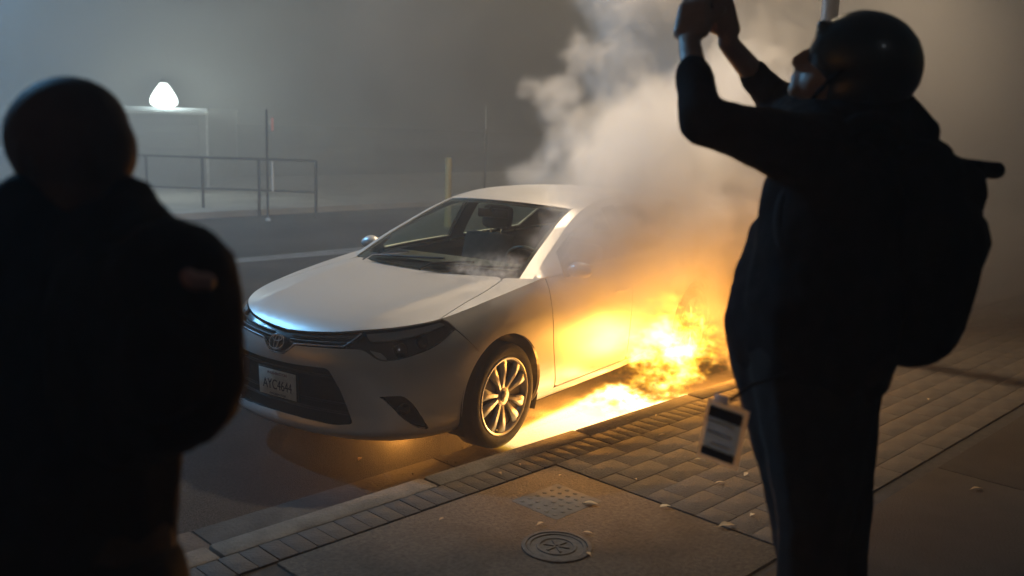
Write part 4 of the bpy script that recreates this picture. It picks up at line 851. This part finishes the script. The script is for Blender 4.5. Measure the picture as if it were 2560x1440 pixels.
# grit swept against the gutter ahead of the front wheel
bm = bmesh.new()
for k in range(260):
    a = rng.uniform(.15,1.3); b = -abs(rng.gauss(0,.10))-.01; p = K(a, b, .008); s = rng.uniform(.002,.006)
    t = bmesh.ops.create_icosphere(bm, subdivisions=1, radius=s); bmesh.ops.translate(bm, vec=p, verts=t['verts'])
tag(bmobj('grit', bm, M_GUTTER), 'loose grit lying in the gutter ahead of the front wheel', 'grit', kind='stuff')
# ------------------------------------------------------------------ smoke, flame and haze
def fbm(shape, beta, seed, stretch=(1,1,1), kmin=0):
    r = np.random.default_rng(seed); f = np.fft.rfftn(r.standard_normal(shape).astype(np.float32))
    kx = np.fft.fftfreq(shape[0])*stretch[0]; ky = np.fft.fftfreq(shape[1])*stretch[1]; kz = np.fft.rfftfreq(shape[2])*stretch[2]
    k = np.sqrt(kx[:,None,None]**2+ky[None,:,None]**2+kz[None,None,:]**2); k[0,0,0] = 1
    a = k**(-beta/2); a[k < kmin] = 0; a[0,0,0] = 0
    n = np.fft.irfftn(f*a, s=shape); return ((n-n.mean())/n.std()).astype(np.float32)
def sstep(x, a, b): t = np.clip((x-a)/(b-a), 0, 1); return t*t*(3-2*t)
def vol_object(name, dens, mn, mx, material):
    N = dens.shape; me = bpy.data.meshes.new(name); me.vertices.add(dens.size)
    co = np.stack(np.meshgrid(*[np.linspace(mn[i], mx[i], N[i]) for i in range(3)], indexing='ij'), -1).astype(np.float32)
    me.vertices.foreach_set('co', co.ravel())
    at = me.attributes.new('dens', 'FLOAT', 'POINT'); at.data.foreach_set('value', dens.astype(np.float32).ravel())
    o = link(bpy.data.objects.new(name, me))
    ng = bpy.data.node_groups.new(name+'_grid', 'GeometryNodeTree')
    ng.interface.new_socket('Geometry', in_out='INPUT', socket_type='NodeSocketGeometry'); ng.interface.new_socket('Geometry', in_out='OUTPUT', socket_type='NodeSocketGeometry')
    nd = ng.nodes; L = ng.links.new; gi = nd.new('NodeGroupInput'); go = nd.new('NodeGroupOutput'); ps = nd.new('GeometryNodeInputPosition')
    def vm(op, a, b):
        m = nd.new('ShaderNodeVectorMath'); m.operation = op; L(a, m.inputs[0]); m.inputs[1].default_value = b; return m.outputs[0]
    qv = vm('ADD', vm('MULTIPLY', vm('SUBTRACT', ps.outputs[0], mn), tuple((N[i]-1)/(mx[i]-mn[i]) for i in range(3))), (.5,.5,.5))
    fl = nd.new('ShaderNodeVectorMath'); fl.operation = 'FLOOR'; L(qv, fl.inputs[0])
    dt = nd.new('ShaderNodeVectorMath'); dt.operation = 'DOT_PRODUCT'; L(fl.outputs[0], dt.inputs[0]); dt.inputs[1].default_value = (N[1]*N[2], N[2], 1)
    na = nd.new('GeometryNodeInputNamedAttribute'); na.data_type = 'FLOAT'; na.inputs[0].default_value = 'dens'
    si = nd.new('GeometryNodeSampleIndex'); si.data_type = 'FLOAT'; si.domain = 'POINT'; si.clamp = True
    L(gi.outputs[0], si.inputs[0]); L(na.outputs[0], si.inputs['Value']); L(dt.outputs['Value'], si.inputs['Index'])
    vc = nd.new('GeometryNodeVolumeCube'); L(si.outputs[0], vc.inputs['Density']); vc.inputs['Min'].default_value = mn; vc.inputs['Max'].default_value = mx
    for k, i in zip('XYZ', range(3)): vc.inputs['Resolution '+k].default_value = N[i]
    sm = nd.new('GeometryNodeSetMaterial'); L(vc.outputs[0], sm.inputs[0]); sm.inputs['Material'].default_value = material; L(sm.outputs[0], go.inputs[0])
    o.modifiers.new('density_grid', 'NODES').node_group = ng; me.materials.append(material); return o
def vol_mat(name, dens, col, aniso, rate=1.):
    m = bpy.data.materials.new(name); m.cycles.volume_step_rate = rate; m.use_nodes = True; n = m.node_tree.nodes; n.clear(); L = m.node_tree.links.new
    v = n.new('ShaderNodeVolumePrincipled'); out = n.new('ShaderNodeOutputMaterial'); L(v.outputs[0], out.inputs['Volume'])
    v.inputs['Color'].default_value = (*col,1); v.inputs['Density'].default_value = dens; v.inputs['Anisotropy'].default_value = aniso
    return m, v, L, n
def grid(mn, mx, h):
    N = [int(round((mx[i]-mn[i])/h))+1 for i in range(3)]
    return np.meshgrid(*[np.linspace(mn[i], mx[i], N[i], dtype=np.float32) for i in range(3)], indexing='ij')
PUFFS = [ # x, y, z, radius, weight
 (-.62,1.12,.80,.30,.30),(-.95,1.16,.95,.42,.55),(-1.30,1.2,.95,.50,.9),(-1.9,1.25,1.1,.70,1.),(-2.6,1.2,1.35,.9,1.),(-3.3,.9,1.7,1.0,1.),(-1.35,1.05,1.50,.48,1.),(-.85,1.12,1.18,.36,.9),(-.45,1.10,.95,.22,.5),(-1.0,.95,1.42,.28,.9),(-.72,1.06,1.08,.36,1.),(-.9,1.15,.95,.36,1.),(-1.1,1.1,1.25,.40,1.),(-.55,1.08,.84,.30,.6),(-1.15,1.15,.75,.38,.6),
 (-2.1,.9,1.75,.7,1.),(-2.6,.5,1.75,.6,.9),(-1.75,.75,1.62,.42,.8),(-2.0,1.25,.62,.40,.5),(-3.0,1.3,.6,.7,.8),(-3.9,1.2,.9,.9,.9),(-2.65,1.2,.50,.48,1.),(-2.2,1.22,.75,.5,1.),(-1.22,1.24,.80,.42,1.),(-2.6,1.15,.42,.6,1.),(-2.95,1.2,.85,.7,1.),(-1.6,1.2,.95,.5,1.)]
for u, v, d, r, wt in ((1345,425,8.7,.17,1),(1385,430,8.8,.26,1),(1440,395,8.9,.36,1),(1400,345,9,.22,.6),(1480,300,9,.46,1),(1400,215,9,.33,1),(1345,195,9,.17,.9),(1440,110,9.1,.33,.9),(1540,150,9.1,.60,1),(1570,20,9.2,.55,1),(1620,-120,9.3,.9,1),(1690,330,9,.85,1),(1820,180,9.4,1.1,1),(1790,-200,9.5,1.3,1),(1950,430,9.2,1.0,1),(1700,520,8.3,.75,1),(2500,150,11,1.4,0),(2300,-100,10.5,1.4,0),(1770,880,7.3,.30,.8),(1830,760,7.6,.5,.8)):
    p = pw(u, v, d); PUFFS.append((p.x, p.y, p.z, r, wt))
A_ = np.array(PUFFS); mn = (A_[:,:3]-A_[:,3:4]*1.25).min(0); mx = (A_[:,:3]+A_[:,3:4]*1.25).max(0); mn[2] = .02; mx[2] = min(mx[2], 6.2)
mn = tuple(float(v) for v in mn); mx = tuple(float(v) for v in mx)
gx, gy, gz = grid(mn, mx, .052); shp = gx.shape
n1 = fbm(shp, 4.2, 3); n2 = fbm(shp, 3.2, 7, kmin=.03); n3 = fbm(shp, 2.6, 9, kmin=.08)
wx = fbm(shp, 4.6, 11)*.10; wy = fbm(shp, 4.6, 12)*.10; wz = fbm(shp, 4.6, 13)*.10
X_, Y_2, Z_2 = gx+wx, gy+wy, gz+wz
pot = np.zeros(shp, np.float32)-1; wgt = np.zeros(shp, np.float32)
for x, y, z, r, wt in PUFFS:
    d = np.sqrt((X_-x)**2+(Y_2-y)**2+(Z_2-z)**2)/r; b = 1-d; pot = np.maximum(pot, b); wgt = np.maximum(wgt, wt*sstep(b, -.3, .45))
dens = sstep(pot+.12*n1+.16*np.abs(n2)-.12+.08*n3, .02, .34)*wgt*(.55+.45*sstep(n2+.5*n3, -1.2, 1.2))
for u, v, d, r, k in ((1900,220,9.6,1.2,.16),(2200,220,10.4,1.5,.20),(2450,260,11,1.3,.12),(1950,520,9.2,1.0,.16),(2250,560,10,1.1,.10)):
    p = pw(u, v, d); dens += k*np.exp(-((X_-p.x)**2+(Y_2-p.y)**2+(Z_2-p.z)**2)/r**2)*(1+.25*n1)
dens = np.clip(dens, 0, 1)
dens *= 1+1.2*sstep(gy, .80, .90)*sstep(-gx, 2.2, 2.6)*sstep(-gz, -1.4, -1.0)
dens *= 1-.35*sstep(gy, .80, .90)*sstep(-gx, .75, 1.2)*sstep(gx, -2.5, -2.1)*sstep(-gz, -1.0, -.75)   # thickest against the burning side
inside = ((np.abs(gy) < .86) & (gz < .98) & (gx > -3.6) & (gx < .9)) | ((np.abs(gy) < .86-.62*(gz-.95)) & (gz < 1.44) & (gx > -3.4) & (gx < -.3))
dens[inside] = 0
for ax in range(3):
    e = np.ones(shp[ax], np.float32); e[:3] = [0,.3,.7]; e[-3:] = [.7,.3,0]
    if ax == 2: e[:3] = 1
    dens *= e.reshape([-1 if k == ax else 1 for k in range(3)])
m_smoke, sv_, L_, n_ = vol_mat('smoke_volume', 3.6, (.95,.93,.91), .2, 2.6)
tag(vol_object('smoke', dens, mn, mx, m_smoke), 'thick pale smoke billowing over the side and roof of the burning car', 'smoke', kind='stuff')
# thin wisps curling off the bonnet edge over the glass
wc = pw(1232,668,5.75); mn2 = tuple(wc[i]-(.42,.42,.16)[i] for i in range(3)); mx2 = tuple(wc[i]+(.42,.42,.22)[i] for i in range(3))
hx, hy, hz = grid(mn2, mx2, .016); s2 = hx.shape; a1 = fbm(s2, 3.6, 21); a2 = fbm(s2, 2.8, 22)
d2 = np.sqrt(((hx-wc.x)/.38)**2+((hy-wc.y)/.38)**2+((hz-wc.z+.02)/.13)**2); wd = sstep(1-d2, 0, .7)*sstep(-np.abs(a1+.5*a2), -.55, 0)
m_wisp, *_ = vol_mat('wisp_volume', 5.0, (.88,.85,.82), .2, 2.)
tag(vol_object('smoke_wisp', wd, mn2, mx2, m_wisp), 'thin smoke wisps curling over the lower corner of the windshield', 'smoke', kind='stuff')
# flame
fm = (-2.45,.45,.012); fx = (.25,1.75,1.15)
ux, uy, uz = grid(fm, fx, .018); s3 = ux.shape
f1 = fbm(s3, 3.4, 31, (1,1,.45)); f2 = fbm(s3, 2.7, 32, (1,1,.5), kmin=.03)
kb = (uy-1.143+.17*ux)/math.hypot(1,.17)                                  # distance past the kerb edge (negative: in the road)
ball = 1-np.sqrt(((ux+1.84)/.58)**2+((uy-1.12)/.33)**2+((uz-.20)/.48)**2)
em = .76*sstep(ball+.20*f1+.16*f2, .02, .66)*(.34+.66*sstep(f2+.6*f1, -1.0, .9))
top_ = .035+.035*sstep(-ux, .0, 1.6)+.030*f1*sstep(-ux, .7, 1.4)                             # low glow added to turn the fire-lit gutter ground white
gutter_glow = sstep(-kb, .012, .03)*sstep(uy, .70, .80)*sstep(-ux, -.12, .10)*sstep(ux+.10*f1, -2.3, -1.7)*sstep(top_-uz, -.012, .02)
em = np.maximum(em, gutter_glow*(.93+.12*f2*sstep(-ux, .7, 1.4))); em = np.clip(em, 0, 1)
em[(kb > -.005) & (uz < .135)] = 0
for ax in range(3):
    e = np.ones(s3[ax], np.float32); e[:3] = [0,.3,.7]; e[-3:] = [.7,.3,0]
    if ax == 2: e[:3] = 1
    em *= e.reshape([-1 if k == ax else 1 for k in range(3)])
m = bpy.data.materials.new('flame_volume'); m.cycles.volume_step_rate = 2.; m.use_nodes = True; n = m.node_tree.nodes; n.clear(); L = m.node_tree.links.new
vi = n.new('ShaderNodeVolumeInfo'); rp = n.new('ShaderNodeValToRGB'); cr = rp.color_ramp; cr.elements[0].color = (1,.20,.012,1); cr.elements[1].color = (1,.80,.46,1); cr.elements[1].position = .84; k_ = cr.elements.new(.35); k_.color = (1,.46,.02,1); k2_ = cr.elements.new(.66); k2_.color = (1,.62,.10,1)
L(vi.outputs['Density'], rp.inputs[0]); pw_ = n.new('ShaderNodeMath'); pw_.operation = 'POWER'; pw_.inputs[1].default_value = 1.8; L(vi.outputs['Density'], pw_.inputs[0]); mu = n.new('ShaderNodeMath'); mu.operation = 'MULTIPLY'; mu.inputs[1].default_value = 24.0; L(pw_.outputs[0], mu.inputs[0])
ev = n.new('ShaderNodeEmission'); L(rp.outputs[0], ev.inputs[0]); L(mu.outputs[0], ev.inputs[1]); out = n.new('ShaderNodeOutputMaterial'); L(ev.outputs[0], out.inputs['Volume'])
fire = tag(vol_object('fire', em, fm, fx, m), 'bright yellow flames burning in the gutter against the side of the car', 'fire', kind='stuff')
FC = (1,.38,.055)
for loc, e, r_ in (((-.40,.60,.085),40,.03),((-.78,.70,.085),40,.03),((-1.15,.74,.085),40,.03),((-1.52,.82,.085),30,.03),((-1.60,1.28,.20),4,.16),((-1.85,1.28,.32),4,.2),((-2.05,1.30,.30),4,.2),((-.45,1.02,.10),4,.06),((-.85,1.04,.10),4,.06),((-1.25,1.08,.11),4,.06),((-1.90,1.30,.15),13,.10),((-2.15,1.36,.18),20,.10),((-2.45,1.40,.2),24,.12),((.18,.22,.08),18,.03)):
    lamp_light('flame_light', loc, e, FC, r_, fire)
# a bank of drifting smoke across the street behind the car
bmn = (-19.,-17.,.03); bmx = (4.,-2.,6.8); bx_, by_, bz_ = grid(bmn, bmx, .17); sb = bx_.shape
b1_ = fbm(sb, 4.0, 41); b2_ = fbm(sb, 3.0, 42)
bk_ = (.25+.75*sstep(b1_+.5*b2_, -1.1, 1.3))*sstep(bx_, -19, -15)*sstep(-bx_, -4, 1)*sstep(by_, -17, -13)*sstep(-by_-.25*np.clip(bx_+4, 0, 9), 2, 5)*sstep(-bz_, -6.8, -4)
m_bank, *_ = vol_mat('drifting_smoke_volume', .062, (.90,.87,.83), .2, 7.)
tag(vol_object('drifting_smoke', bk_, bmn, bmx, m_bank), 'grey smoke drifting across the street behind the car', 'smoke', kind='stuff')
# haze: the smoky night air of the whole street
m, v, L, n = vol_mat('haze_volume', .011, (.86,.85,.83), .35)
bm = bmesh.new(); bx(bm, (-20,-12,3.6), (70,64,9.2)); hz_ = bmobj('haze', bm, m); tag(hz_, 'thin grey smoke haze filling the night air of the street', 'haze', kind='stuff')
